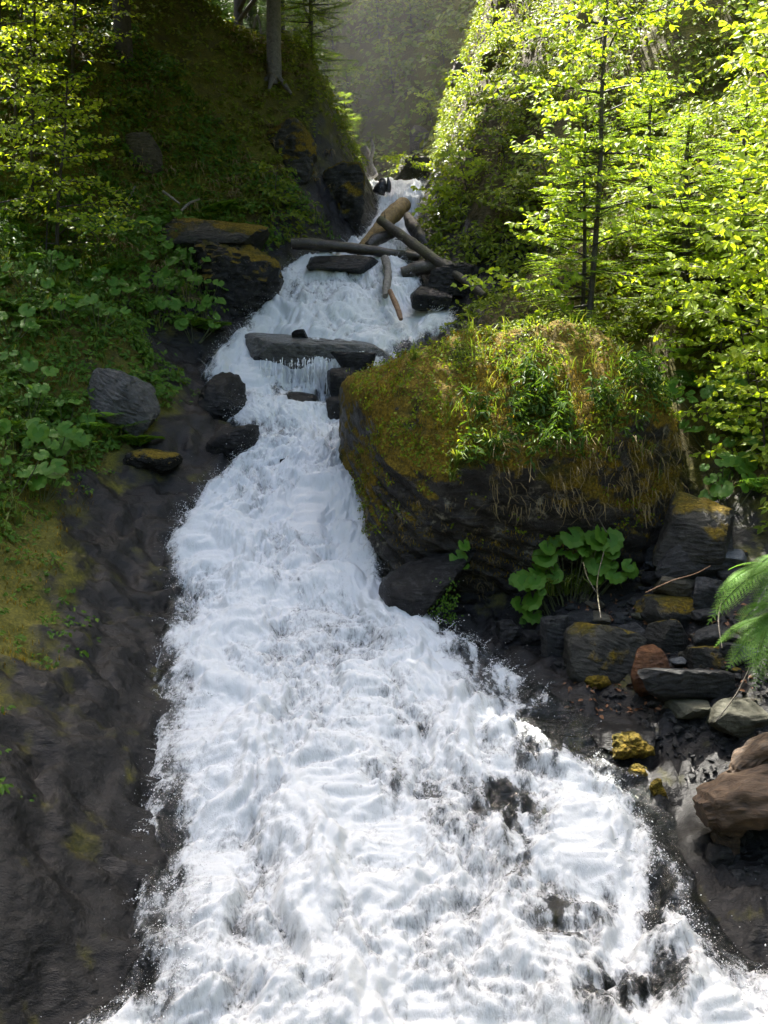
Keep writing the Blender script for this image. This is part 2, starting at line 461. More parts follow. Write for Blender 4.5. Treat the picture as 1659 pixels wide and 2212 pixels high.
def ground_mat():
    m, n, l, b = mat('ground_slope')
    at = n.new('ShaderNodeAttribute'); at.attribute_name = 'wet'
    am = n.new('ShaderNodeAttribute'); am.attribute_name = 'moss'
    t1 = tex(n, l, 13, 8, .75); t2 = tex(n, l, 2.0, 5, .6); t3 = tex(n, l, 40, 4, .6)
    rk = ramp(n, [(.36, (.001, .001, .001)), (.5, (.0045, .0045, .0045)), (.7, (.018, .0178, .0172))]); t1r = tex(n, l, 15, 10, .8, (.45, 2.4, 2.4, .3, .4, .6)); l.new(t1r, rk.inputs[0])
    so = ramp(n, [(.3, (.02, .016, .007)), (.55, (.055, .043, .017)), (.75, (.10, .08, .03))]); l.new(t1, so.inputs[0])
    mo = ramp(n, [(.25, (.03, .034, .005)), (.5, (.085, .082, .010)), (.75, (.18, .15, .018))]); l.new(t3, mo.inputs[0])
    mf = math_(n, l, 'ADD', am.outputs['Fac'], math_(n, l, 'MULTIPLY', math_(n, l, 'SUBTRACT', t2, .5), 2.4))
    mf = math_(n, l, 'MULTIPLY', mf, 1.6, True)
    wf = math_(n, l, 'ADD', at.outputs['Fac'], math_(n, l, 'MULTIPLY', math_(n, l, 'SUBTRACT', t2, .5), 1.2))
    wf2 = n.new('ShaderNodeMapRange'); wf2.inputs[1].default_value = .35; wf2.inputs[2].default_value = .6; l.new(wf, wf2.inputs[0])
    base = mixc(n, l, mf, so.outputs[0], mo.outputs[0])
    mossrock = mixc(n, l, math_(n, l, 'MULTIPLY', math_(n, l, 'SUBTRACT', mf, .35, True), 1.2), rk.outputs[0], mo.outputs[0])
    l.new(mixc(n, l, wf2.outputs[0], base, mossrock), b.inputs['Base Color'])
    rr = n.new('ShaderNodeMapRange'); rr.inputs[3].default_value = .9; rr.inputs[4].default_value = .33; b.inputs['Specular IOR Level'].default_value = .22
    dry_ = math_(n, l, 'MULTIPLY', math_(n, l, 'SUBTRACT', mf, .35, True), 1.5, True); l.new(math_(n, l, 'SUBTRACT', wf2.outputs[0], dry_, True), rr.inputs[0]); l.new(rr.outputs[0], b.inputs['Roughness'])
    s1 = ridged(n, l, 5, 8, (1, 2.2, 2.6, .3, .4, .5)); s2 = ridged(n, l, 8, 6, (.5, 1.6, 1.6, .3, .4, .6))
    nb = bump(n, l, s1, .4, .05); nb = bump(n, l, s2, .4, .035, nb); nb = bump(n, l, tex(n, l, 45, 4, .7, (.6, 1.6, 1.6, .3, .4, .6)), .7, .02, nb)
    l.new(nb, b.inputs['Normal'])
    return m
M['ground'] = ground_mat()

def rock_mat(name, dark, mid, light, rough=.5, moss=.0, lichen=.0, tilt=(.3, .5, 0), spec=.5, mossz=.35, mossc=None, k=3.0):
    m, n, l, b = mat(name)
    tc = n.new('ShaderNodeTexCoord').outputs['Object']
    oi = n.new('ShaderNodeObjectInfo')
    t1 = tex(n, l, 3.2 * k, 9, .75, vec=tc); ts = tex(n, l, 4.5 * k ** .5, 8, .75, (1, 1, 7, *tilt), vec=tc, dist=.4)
    t2 = tex(n, l, 26 * k ** .5, 5, .7, vec=tc)
    rp = ramp(n, [(.34, dark), (.5, mid), (.66, light)])
    l.new(mixc(n, l, .35, t1, ts), rp.inputs[0])
    col = rp.outputs[0]
    hs = n.new('ShaderNodeHueSaturation'); l.new(col, hs.inputs['Color'])
    hs.inputs['Saturation'].default_value = 1
    v = n.new('ShaderNodeMapRange'); v.inputs[3].default_value = .75; v.inputs[4].default_value = 1.3; l.new(oi.outputs['Random'], v.inputs[0]); l.new(v.outputs[0], hs.inputs['Value'])
    col = hs.outputs[0]
    rsock = None
    if lichen:
        tl = tex(n, l, 2.3, 7, .75, vec=tc)
        lf = n.new('ShaderNodeMapRange'); lf.inputs[1].default_value = .64 - .1 * lichen; lf.inputs[2].default_value = .70 - .1 * lichen; l.new(tl, lf.inputs[0])
        tl2 = tex(n, l, 14, 4, .6, vec=tc)
        lf3 = n.new('ShaderNodeMapRange'); lf3.inputs[1].default_value = .45; lf3.inputs[2].default_value = .6; l.new(tl2, lf3.inputs[0])
        col = mixc(n, l, math_(n, l, 'MULTIPLY', lf.outputs[0], lf3.outputs[0]), col, (.2, .19, .15))
    tg = ridged(n, l, 3.0 * k ** .7, 8, (1, 1, 3, *tilt), vec=tc); nb = bump(n, l, tg, .9, .09); nb = bump(n, l, ts, .6, .05, nb); nb = bump(n, l, t2, .9, .03, nb)
    b.inputs['Roughness'].default_value = rough
    if moss:
        geo = n.new('ShaderNodeNewGeometry'); sp = n.new('ShaderNodeSeparateXYZ'); l.new(geo.outputs['Normal'], sp.inputs[0])
        tm = tex(n, l, 1.9, 6, .65, vec=tc)
        f = math_(n, l, 'ADD', math_(n, l, 'SUBTRACT', sp.outputs['Z'], mossz), math_(n, l, 'MULTIPLY', math_(n, l, 'SUBTRACT', tm, .5), 3.0))
        if lichen:
            so_ = n.new('ShaderNodeSeparateXYZ'); l.new(tc, so_.inputs[0]); lo_ = n.new('ShaderNodeMapRange'); lo_.inputs[1].default_value = -.75; lo_.inputs[2].default_value = .35; lo_.inputs[3].default_value = -1.0; lo_.inputs[4].default_value = .1
            l.new(so_.outputs['Z'], lo_.inputs[0]); f = math_(n, l, 'ADD', f, lo_.outputs[0])
        f = math_(n, l, 'ADD', f, moss - .5)
        mr = n.new('ShaderNodeMapRange'); mr.inputs[1].default_value = -.05; mr.inputs[2].default_value = .22; l.new(f, mr.inputs[0])
        t4 = tex(n, l, 34, 5, .65, vec=tc); t5 = tex(n, l, 2.6, 4, .6, vec=tc)
        ma = ramp(n, [(.28, (.04, .026, .003)), (.5, (.15, .10, .008)), (.75, (.33, .23, .018))]); l.new(t4, ma.inputs[0])
        mb_ = ramp(n, [(.28, (.012, .014, .003)), (.5, (.04, .043, .006)), (.75, (.09, .085, .012))]); l.new(t4, mb_.inputs[0])
        t5r = n.new('ShaderNodeMapRange'); t5r.inputs[1].default_value = .34; t5r.inputs[2].default_value = .54; l.new(t5, t5r.inputs[0])
        mcol = mixc(n, l, t5r.outputs[0], mb_.outputs[0], ma.outputs[0])
        col = mixc(n, l, mr.outputs[0], col, mcol)
        rr = n.new('ShaderNodeMapRange'); rr.inputs[3].default_value = rough; rr.inputs[4].default_value = .95; l.new(mr.outputs[0], rr.inputs[0])
        l.new(rr.outputs[0], b.inputs['Roughness'])
        nb = bump(n, l, math_(n, l, 'MULTIPLY', t4, mr.outputs[0]), 1.0, .05, nb)
    l.new(col, b.inputs['Base Color']); l.new(nb, b.inputs['Normal'])
    b.inputs['Specular IOR Level'].default_value = spec * .5
    return m
M['boulder'] = rock_mat('boulder_rock', (.004, .0035, .003), (.016, .014, .012), (.07, .065, .057), .38, moss=.72, lichen=.8, tilt=(.25, .42, .2), mossz=.2, k=1.3)
M['slate'] = rock_mat('slate_rock', (.008, .0085, .009), (.024, .025, .025), (.07, .072, .07), .5)
M['slate_moss'] = rock_mat('mossy_slate', (.007, .007, .006), (.022, .022, .018), (.06, .058, .048), .5, moss=.42, mossz=.5)
M['bluish'] = rock_mat('pale_slate', (.03, .034, .038), (.07, .078, .084), (.13, .14, .145), .5)
M['greenish'] = rock_mat('pale_green_rock', (.03, .03, .02), (.07, .07, .048), (.13, .125, .09), .6)
M['tan'] = rock_mat('tan_rock', (.025, .021, .014), (.06, .053, .036), (.12, .105, .07), .6)
M['rust'] = rock_mat('rusty_rock', (.02, .009, .004), (.09, .036, .013), (.2, .09, .035), .55)
M['wetrock'] = rock_mat('wet_rock', (.003, .003, .003), (.011, .011, .011), (.04, .04, .038), .25)
M['greywet'] = rock_mat('grey_wet_slab', (.03, .03, .028), (.085, .083, .078), (.18, .175, .165), .3)
M['wetmoss'] = rock_mat('wet_mossy_rock', (.003, .003, .003), (.011, .011, .01), (.045, .045, .04), .27, moss=.45, mossz=.45)
M['palerock'] = rock_mat('pale_rock', (.1, .1, .1), (.3, .3, .3), (.5, .5, .5), .5)
M['crag'] = rock_mat('mossy_crag', (.006, .006, .005), (.025, .024, .02), (.11, .105, .095), .5, moss=.62, mossz=.2, k=1.6)
M['cushion'] = rock_mat('moss_cushion', (.01, .01, .01), (.03, .03, .03), (.05, .05, .05), .8, moss=1.0, mossz=-.2)

def wood_mat(name, dark, light, moss=0.0, scale=16, rough=.75, stretch=(1, 1, 1)):
    m, n, l, b = mat(name)
    tc = n.new('ShaderNodeTexCoord').outputs['Object']
    t = tex(n, l, scale, 7, .7, stretch, vec=tc, dist=.8); t2 = tex(n, l, 3, 4, .6, vec=tc)
    rp = ramp(n, [(.3, dark), (.7, light)]); l.new(t, rp.inputs[0]); col = rp.outputs[0]
    if moss:
        geo = n.new('ShaderNodeNewGeometry'); sp = n.new('ShaderNodeSeparateXYZ'); l.new(geo.outputs['Normal'], sp.inputs[0])
        f = math_(n, l, 'ADD', math_(n, l, 'MULTIPLY', sp.outputs['Z'], .5), math_(n, l, 'MULTIPLY', math_(n, l, 'SUBTRACT', t2, .5), 3))
        f = math_(n, l, 'ADD', f, moss - .6, True)
        col = mixc(n, l, f, col, (.06, .06, .01))
    l.new(col, b.inputs['Base Color']); b.inputs['Roughness'].default_value = rough
    l.new(bump(n, l, t, .8, .03), b.inputs['Normal'])
    return m
M['bark'] = wood_mat('grey_bark', (.045, .04, .034), (.17, .155, .135))
M['darkbark'] = wood_mat('dark_bark', (.014, .011, .009), (.05, .042, .032), .3)
M['logbark'] = wood_mat('log_bark', (.014, .011, .008), (.065, .053, .037), .5)
M['wetlog'] = wood_mat('wet_log', (.012, .009, .007), (.05, .04, .03), .2, rough=.35)
M['stripped'] = wood_mat('stripped_wood', (.05, .028, .01), (.3, .19, .055), .0)
M['orange'] = wood_mat('orange_wood', (.1, .05, .025), (.26, .15, .08))
M['deadwood'] = wood_mat('bleached_wood', (.05, .044, .036), (.22, .2, .17))
M['blackwood'] = wood_mat('black_wood', (.006, .005, .005), (.025, .022, .02), rough=.4)
M['brownwood'] = wood_mat('weathered_wood', (.008, .0045, .002), (.085, .048, .02), stretch=(.35, 3, 3), scale=8)
M['stem'] = wood_mat('green_stem', (.03, .04, .012), (.08, .09, .03))

def water_mat():
    m, n, l, b = mat('white_water')
    at = n.new('ShaderNodeAttribute'); at.attribute_name = 'foam'
    uv = n.new('ShaderNodeUVMap').outputs[0]
    t1 = tex(n, l, 5.0, 8, .66, (1, .85, 1), vec=uv, dist=.35); t2 = tex(n, l, 19, 6, .7, (1, .8, 1), vec=uv, dist=.3)
    t3 = tex(n, l, 60, 3, .6, (1, .6, 1), vec=uv)
    f = math_(n, l, 'ADD', at.outputs['Fac'], math_(n, l, 'MULTIPLY', math_(n, l, 'SUBTRACT', t1, .5), 1.3))
    f = math_(n, l, 'ADD', f, math_(n, l, 'MULTIPLY', math_(n, l, 'SUBTRACT', t2, .5), 1.25))
    f = math_(n, l, 'ADD', f, math_(n, l, 'MULTIPLY', math_(n, l, 'SUBTRACT', t3, .5), .5))
    mr = n.new('ShaderNodeMapRange'); mr.interpolation_type = 'SMOOTHSTEP'
    mr.inputs[1].default_value = .1; mr.inputs[2].default_value = .86; l.new(f, mr.inputs[0])
    b.inputs['Base Color'].default_value = (.53, .55, .555, 1); b.inputs['Roughness'].default_value = .55
    b.inputs['Specular IOR Level'].default_value = .3
    b.inputs['Subsurface Weight'].default_value = .0
    wt_ = n.new('ShaderNodeBsdfTransparent'); wt_.inputs[0].default_value = (.62, .68, .68, 1); wg = n.new('ShaderNodeBsdfGlossy'); wg.inputs['Roughness'].default_value = .08
    fr = n.new('ShaderNodeFresnel'); fr.inputs[0].default_value = 1.33; w = n.new('ShaderNodeMixShader'); l.new(fr.outputs[0], w.inputs[0]); l.new(wt_.outputs[0], w.inputs[1]); l.new(wg.outputs[0], w.inputs[2])
    nb = bump(n, l, t1, .5, .08); nb = bump(n, l, t2, .6, .03, nb)
    l.new(nb, wg.inputs['Normal']); l.new(nb, fr.inputs['Normal']); nf = bump(n, l, t1, .4, .06); nf = bump(n, l, t2, .5, .025, nf); l.new(nf, b.inputs['Normal'])
    tr = n.new('ShaderNodeBsdfTranslucent'); tr.inputs[0].default_value = (.7, .72, .73, 1); fo = n.new('ShaderNodeMixShader'); fo.inputs[0].default_value = .18
    l.new(b.outputs[0], fo.inputs[1]); l.new(tr.outputs[0], fo.inputs[2])
    mx = n.new('ShaderNodeMixShader'); l.new(mr.outputs[0], mx.inputs[0]); l.new(w.outputs[0], mx.inputs[1]); l.new(fo.outputs[0], mx.inputs[2])
    l.new(mx.outputs[0], n['Material Output'].inputs[0])
    return m
M['water'] = water_mat()
m_, n_, l_, b_ = mat('water_drops'); b_.inputs['Base Color'].default_value = (.65, .67, .68, 1); b_.inputs['Roughness'].default_value = .2
M['drops'] = m_

def grid_faces(ny, nx):
    i = np.arange(ny * nx).reshape(ny, nx)
    return np.stack([i[:-1, :-1], i[:-1, 1:], i[1:, 1:], i[1:, :-1]], -1).reshape(-1, 4)

def set_attr(o, name, vals):
    a = o.data.attributes.new(name, 'FLOAT', 'POINT'); a.data.foreach_set('value', np.asarray(vals, np.float32))

# ------------------------------------------------------------------ ground
tx = np.linspace(-1, 1, 410); gx = 60 * (.13 * tx + .87 * np.sign(tx) * np.abs(tx) ** 5)
ty = np.linspace(0, 1, 480); gy = 3 + 23 * ty ** 1.15; gy = np.concatenate([np.linspace(-12, 2.8, 26), gy, np.linspace(26.1, 66, 130)])
X, Y = [a.ravel() for a in np.meshgrid(gx, gy)]; Z = GH(X, Y)
mb = MB(); mb.add(P3(X.ravel(), Y.ravel(), Z), grid_faces(len(gy), len(gx)))
ground = tag(mb.build('ground', M['ground']), 'steep wooded valley slopes of soil, moss and dark wet slate', None, None, 'structure')
dl, dr = bankd(X.ravel(), Y.ravel()); dd = np.maximum(dl, dr)
wetlim = np.where(dl > dr, np.interp(Y.ravel(), [0, 5, 8, 10, 12, 14, 16, 18, 20, 30], [3, 2.8, 2.2, 1.8, 2.2, 2.0, 1.2, .8, 1.3, .5]),
                  np.interp(Y.ravel(), [0, 6, 8, 9, 11, 14, 17, 19, 24, 30], [3, 2.6, 2.2, 4.0, 4, 1.5, 1.2, .6, .5, .5]))
wet = 1 - sstep(wetlim - .35, wetlim + .45, dd + .5 * fbm(P3(X.ravel() * .9, Y.ravel() * .9, 2.2), 3))
set_attr(ground, 'wet', wet)
set_attr(ground, 'moss', (np.clip(.6 * sstep(.4, 1.6, dd) * sstep(6.5, 9, Y), 0, 1) + .75 * sstep(1.0, 1.7, dl) * sstep(7.4, 8.4, Y) * sstep(13, 11, Y)) * (dl > dr) + .3 * sstep(1.5, 3.5, dr) * (dr >= dl) + .6 * sstep(28, 31, Y))

# ------------------------------------------------------------------ stream
def water_z(t, y, x):
    s = np.interp(y, FY, np.concatenate([[0], np.cumsum(np.hypot(np.diff(FY), np.diff(FZ)))]))
    slope = np.interp(y, FY, np.gradient(FZ, FY))
    st = np.full(np.shape(slope), .85)
    edge = np.minimum(t, 1 - t)
    warp = fbm(P3(x * 1.2, s * 1.2, 3.3), 2) * .5
    q = P3(x * 1.0 + warp, s * st, 0)
    big = fbm(q * .9, 3) * .36
    sm = sstep(-.12, .3, fbm(q * .75 + 20, 3))
    mid = billow(q * 1.25 + 31, 3) * .22
    puff = billow(q * 2.6 + 5, 5, .55) * .32 * (1 - .35 * sm)
    fine = billow(q * 10 + 2, 3, .65) * .075 * (1 - .65 * sm)
    amp = sstep(-.02, .12, edge)
    z = zw(y) + .06 + .12 * amp + (big + mid + puff + fine - .17) * (.35 + .65 * amp) - .42 * sstep(.02, -.09, edge)
    return z, s, big + mid - .07, puff, edge, sm

ww = np.concatenate([np.linspace(-2, 4.5, 30)[:-1], 4.5 + 12.2 * np.linspace(0, 1, 600) ** 1.25, np.linspace(16.75, 26, 190)])
wt = np.linspace(-.1, 1.1, 300)
T, Y = np.meshgrid(wt, ww); Y = Y.ravel(); T = T.ravel()
X = xl(Y) + T * (xr(Y) - xl(Y))
zz, S, big, puff, edge, smo = water_z(T, Y, X)
# sheets leaving the rock: push lumps towards the camera where the bed drops
slope = np.interp(Y, FY, np.gradient(FZ, FY))
Yd = Y - slope * .35 * (puff + .5 * big)
foam = .76 + 1.3 * (puff - .08) + 1.0 * big + .1 * sstep(.3, .9, slope) + .42 * smo
# thin dark film on the right apron and dark patches where bedrock shows
U_, V_, _d = proj(P3(X, Y, zz))
def blob(u, v, ru, rv, a): return a * np.exp(-(((U_ - u) / ru) ** 2 + ((V_ - v) / rv) ** 2))
dark = blob(1110, 1770, 70, 110, .75) + blob(1250, 1960, 90, 60, .6) + blob(1330, 2130, 120, 60, .7) + blob(840, 1690, 70, 50, .45) + blob(1040, 1440, 90, 60, .35) \
    + blob(370, 1830, 45, 110, .6) + blob(1500, 2020, 90, 120, .35) + blob(1180, 1560, 90, 70, .55) + blob(930, 1570, 80, 30, .35) + blob(650, 1250, 120, 40, .3) + blob(700, 2000, 60, 40, .2) \
    + blob(730, 900, 40, 60, .4) + blob(560, 930, 40, 40, .3) + blob(640, 640, 60, 25, .25) + blob(450, 1560, 40, 40, .1) + blob(770, 580, 60, 14, .4) + blob(330, 2120, 60, 60, .6) + blob(960, 1760, 60, 60, .25) + blob(690, 830, 95, 30, .8) + blob(1420, 2000, 70, 130, .4) + blob(540, 2000, 40, 90, .2)
strk = .5 + 1.6 * fbm(P3(X * 5, S * 1.6, 6.1), 3)
str2 = fbm(P3(X * 7 + .6 * fbm(P3(X * 2, S * 2, 1), 2), S * 2.2, 2.1), 4)
foam = foam - 1.2 * dark * np.clip(.62 + 2.2 * str2, 0.05, 1.5) - (.55 + .5 * strk) * sstep(.13, -.02, edge)
zz = zz - .05 * np.clip(dark - .25, 0, 1) - blob(690, 815, 85, 32, .35)
ue = np.interp(V_, [1300, 1400, 1512, 1600, 1700, 1800, 1950], [900, 950, 1090, 1200, 1340, 1410, 1600])
film = sstep(-50, 90, U_ - ue) * (V_ > 1300) * (V_ < 1950)
foam = foam - (.62 + 1.2 * str2) * film
zz = zz - .10 * film
mb = MB(); mb.add(P3(X, Yd, zz), grid_faces(len(ww), len(wt)))
stream = tag(mb.build('stream', M['water']), 'white foaming mountain stream tumbling down its rocky bed', None, None, 'structure')
set_attr(stream, 'foam', foam)
uvl = stream.data.uv_layers.new(name='UVMap')
li = np.empty(len(stream.data.loops), np.int32); stream.data.loops.foreach_get('vertex_index', li)
uvl.data.foreach_set('uv', np.stack([X, S], 1)[li].astype(np.float32).ravel())
WXYZ = P3(X, Yd, zz)

# spray: drops thrown off along the edges and crests
def drops(mb, pos, size, axis):
    n = len(pos)
    tv = np.array([(1.5, 0, 0), (-1.5, 0, 0), (0, .8, -.5), (0, -.8, -.5), (0, 0, .9)], float)
    tf = np.array([(0, 2, 4), (0, 4, 3), (0, 3, 2), (1, 4, 2), (1, 3, 4), (1, 2, 3)])
    place(mb, tv, tf, pos, axis, rdir(n), size)
mb = MB()
okv = (Y > 5.2) & (Y < 24) & (foam > .3)
wgt = okv * ((edge < .14) * 3.0 + (puff > .16) * 1.0 + .15) * np.clip(.6 + slope, .3, 2) * (Y / 12)
wgt = wgt * (1 + 3 * ((V_ > 1330) & (V_ < 1650) & (U_ > 900)) + 2 * (V_ > 1700))
idx = rng.choice(len(Y), 32000, p=wgt / wgt.sum())
base = WXYZ[idx]
side = np.where(edge[idx] < .14, np.where(T[idx] < .5, -1, 1), rng.normal(size=len(idx)) * .4)
vx = side * rng.exponential(.3, len(idx)); vy = -rng.exponential(.7, len(idx)); vz = rng.exponential(.75, len(idx)) + .2
tt = rng.uniform(0, .17, len(idx))
off = np.stack([vx * tt, vy * tt, vz * tt - 4.9 * tt * tt], 1)
vel = np.stack([vx, vy, vz - 9.8 * tt], 1)
drops(mb, base + off, np.clip(rng.lognormal(-5.95, .45, len(idx)), .0015, .008), vel)
# thrown strands: chains of drops along ballistic arcs
e_i = rng.choice(len(Y), 700, p=wgt / wgt.sum())
for k in e_i:
    sd = (-1 if T[k] < .5 else 1) if edge[k] < .14 else rng.normal() * .5
    v0 = np.array([sd * rng.uniform(.2, 1.1), -rng.uniform(.1, 1.1), rng.uniform(.5, 1.7)])
    ts = np.linspace(0, rng.uniform(.1, .24), 16)
    p = WXYZ[k] + v0 * ts[:, None] + np.array([0, 0, -4.9]) * ts[:, None] ** 2 + rng.normal(size=(16, 3)) * .006
    drops(mb, p, np.linspace(.008, .002, 16) * rng.uniform(.5, 1.1), v0 + np.array([0, 0, -9.8]) * ts[:, None])
tag(mb.build('spray', M['drops']), 'white drops and strands of spray thrown from the stream', None, None, 'stuff')

dL = lambda x, y: xl(y) - x
dR = lambda x, y: x - xr(y)
# ------------------------------------------------------------------ big mossy boulder
BC = np.array([1.70, 11.3, -1.42])
bpl = [(-.18, -.62, .80, .86), (-.45, -.15, .88, .98), (-1, -.18, -.06, .92), (-.85, -.62, -.12, .96), (-.12, -.95, -.5, .80), (.15, -.8, -.7, .82), (.5, -.85, -.05, .95), (1, -.25, .12, .92), (.75, -.1, .7, .95), (.1, 1, .1, .95), (0, .25, 1, .9), (0, 0, -1, .95), (-.6, -.6, .45, 1.0), (-.5, -.4, -.75, 1.0)]
v, f = rock_shape(5, (2.05, 1.6, 2.12), 7, bpl, p=26, rough=.06)
sd = nrm(np.array([.42, -.25, .9]))
amt = sstep(.35, -.35, v[:, 2] / 1.8 + .35 * v[:, 0] / 2 - .05)
s_ = (v @ sd) * 4.6 + fbm(v * 1.1 + 2, 3) * 1.1
v = v + nrm(v * np.array([1, 1, .3])) * (amt * .07 * (np.abs(s_ % 1 - .5) * 2 - .5))[:, None]
s_ = (v @ sd) * 13 + fbm(v * 2 + 7, 3) * 1.4
v = v + nrm(v * np.array([1, 1, .3])) * (amt * .035 * (np.abs(s_ % 1 - .5) * 2 - .5))[:, None]
v = v + nrm(v) * (billow(v * 2.3, 4) * .16 * (1 - amt))[:, None]
mb = MB(); mb.add(v, f)
boulder = tag(mb.build('boulder', M['boulder']), 'huge moss-topped boulder jutting into the stream from the right bank', 'boulder'); boulder.location = BC
BV = v + BC
bn = np.empty(len(v) * 3, np.float32); boulder.data.vertices.foreach_get('normal', bn); BN = bn.reshape(-1, 3).astype(float)

# ------------------------------------------------------------------ rocks
def rock(name, U, V, w, h, label, material, cat='rock', seed=None, sub=4, dep=None, rot=0, tilt=0, roll=0, y=None, thick=.8, sink=.25, strata=.05, rough=.06, npl=9, z=None, group=None, sdir=(.2, .3, 1), p_=20):
    p = hit1(U, V + h * .35) if y is None else W(U, V, y)
    D = p @ FW
    wx, hz = w * D / FPX / 2, h * D / FPX / 2
    seed = seed if seed is not None else int(U * 7 + V)
    v, f = rock_shape(seed, (wx * 1.08, max(wx * thick, .05), hz * 1.1), sub, npl=npl, rough=rough, strata=strata, sdir=sdir, p=p_)
    v = v + nrm(v) * (fbm(v / max(wx, hz) * 9 + seed, 3) * .045 * min(wx, hz))[:, None]
    mb = MB(); mb.add(v, f)
    o = tag(mb.build(name, material if not isinstance(material, str) else M[material]), label, cat, group)
    if y is None: p = p + np.array([0, 0, hz * (1 - sink * 2) * .9])
    if p_ > 8: o.data.set_sharp_from_angle(angle=R(28))
    o.location = p; o.rotation_euler = (R(tilt), R(roll), R(rot))
    return o

def Q(x, y): return 1084.3 + .3464 * x, 1084.3 + .3464 * y
def prock(x, y, w, h, label, material, **k):
    U, V = Q(x, y); k.setdefault('thick', .7)
    return rock(k.pop('name', 'rock'), U, V, w * .3464 * 1.14, h * .3464 * 1.1, label, material, **k)

prock(1210, 290, 360, 380, 'large smooth dark slate slab leaning on the right bank behind the rubble', 'slate', thick=.35, tilt=-35, sink=.1, strata=.02)
prock(1290, 540, 175, 170, 'square dark slate block below the large leaning slab', 'slate', thick=.8)
prock(1420, 335, 185, 90, 'pale blue-grey flat slate lying above the fern', 'bluish', sub=4, thick=.8, tilt=25, npl=6)
prock(1440, 465, 170, 100, 'tilted grey slate block beside the fern', 'slate', sub=4, roll=-20, npl=6)
prock(1090, 555, 210, 140, 'tan flat-faced rock in the middle of the rubble', 'tan', sub=4, tilt=20, npl=6)
prock(1060, 680, 310, 170, 'layered mossy slate below the tan rock', 'slate_moss', roll=12)
prock(1045, 830, 220, 200, 'rounded dark rock with a moss cap in the rubble', 'slate_moss', sub=4, strata=.0)
prock(320, 830, 150, 280, 'upright narrow slate block at the water edge under the butterbur', 'slate', thick=.9, roll=5, npl=3)
prock(620, 960, 430, 360, 'large wedge-shaped slate slab with yellow moss on its left edge', 'slate_moss', thick=.6, tilt=-20, roll=14, sink=.2, seed=21)
prock(930, 1040, 230, 270, 'rusty orange pointed rock among grey slate', 'rust', thick=.6, npl=6, rot=15)
prock(1190, 1150, 400, 180, 'long dark slate block beside the rusty rock', 'slate', thick=.5, npl=2, strata=.08, sink=.15)
prock(1100, 1048, 85, 36, 'small pale flat pebble on top of the long dark block', 'bluish', sub=4, sink=-.9)
prock(1185, 1325, 210, 100, 'pale green flat stone alone on the wet apron', 'greenish', sub=4, tilt=12, npl=5, sink=.05)
prock(1330, 840, 240, 130, 'grey slate with leaf litter below the fern', 'slate', sub=4, tilt=15)
prock(1270, 970, 210, 160, 'dark round rock behind the long slate block', 'slate_moss', sub=4)
prock(1410, 915, 120, 90, 'small dark rock between litter and fern stems', 'slate', sub=4)
prock(1515, 935, 120, 100, 'small pale grey rock under the fern tips', 'bluish', sub=4)
prock(590, 720, 140, 70, 'brown flat stone above the mossy wedge slab', 'tan', sub=4)
prock(735, 725, 90, 70, 'small grey stone above the mossy wedge slab', 'slate', sub=4)
prock(865, 737, 90, 34, 'tiny pale green stone in the shade above the rusty rock', 'greenish', sub=4, sink=0)
prock(500, 750, 170, 110, 'dark stone leaning behind the upright block', 'slate', sub=4)
prock(820, 840, 140, 130, 'dark stone between the wedge slab and the mossy cap rock', 'slate', sub=4)
prock(930, 880, 100, 90, 'small dark grey stone above the rusty rock', 'slate', sub=4)
prock(1270, 715, 150, 70, 'low dark stone below the square slate block', 'slate', sub=4)
prock(960, 392, 100, 36, 'thin pale sliver of slate under the butterbur leaves', 'bluish', sub=4, roll=8)
prock(945, 470, 120, 90, 'dark stone left of the tan rock', 'slate', sub=4)
prock(1080, 140, 200, 110, 'flat dark stone at the foot of the mossy boulder', 'slate', sub=4)
prock(930, 330, 110, 140, 'dark upright stone under the boulder beside the leaning slab', 'slate', sub=4)
prock(40, 800, 130, 140, 'dark wet stone at the water edge under the boulder', 'wetrock', sub=4)
prock(190, 850, 130, 100, 'low wet stone left of the upright slate block', 'wetrock', sub=4)
ANCH = [('the rusty rock', 930, 1040), ('the long dark slate block', 1190, 1150), ('the tan rock', 1090, 555), ('the leaning slab', 1210, 290), ('the mossy wedge slab', 620, 960), ('the upright narrow block', 320, 830), ('the pale green flat stone', 1185, 1325), ('the moss-capped rock', 1045, 830), ('the sunlit fern', 1480, 700), ('the butterbur clump', 600, 520), ('the square slate block', 1290, 540)]
for k in range(90):      # small rubble between the larger stones
    x, y = rng.uniform(430, 1560), rng.uniform(250, 1330)
    if y > 1000 and x < 1000: continue
    U, V = Q(x, y)
    near = min(ANCH, key=lambda a: math.hypot(a[1] - x, a[2] - y))[0]
    rock('stone', U, V, rng.uniform(10, 30), rng.uniform(7, 17), ['small dark slate stone beside ', 'small grey slate stone beside ', 'small brownish stone beside ', 'small mossy stone beside '][k % 4] + near, ['slate', 'slate', 'tan', 'slate_moss'][k % 4], 'stone', seed=900 + k, sub=2, rot=rng.uniform(0, 180), tilt=rng.uniform(-25, 25), roll=rng.uniform(-25, 25), group='small rubble stones on the right bank', npl=6)

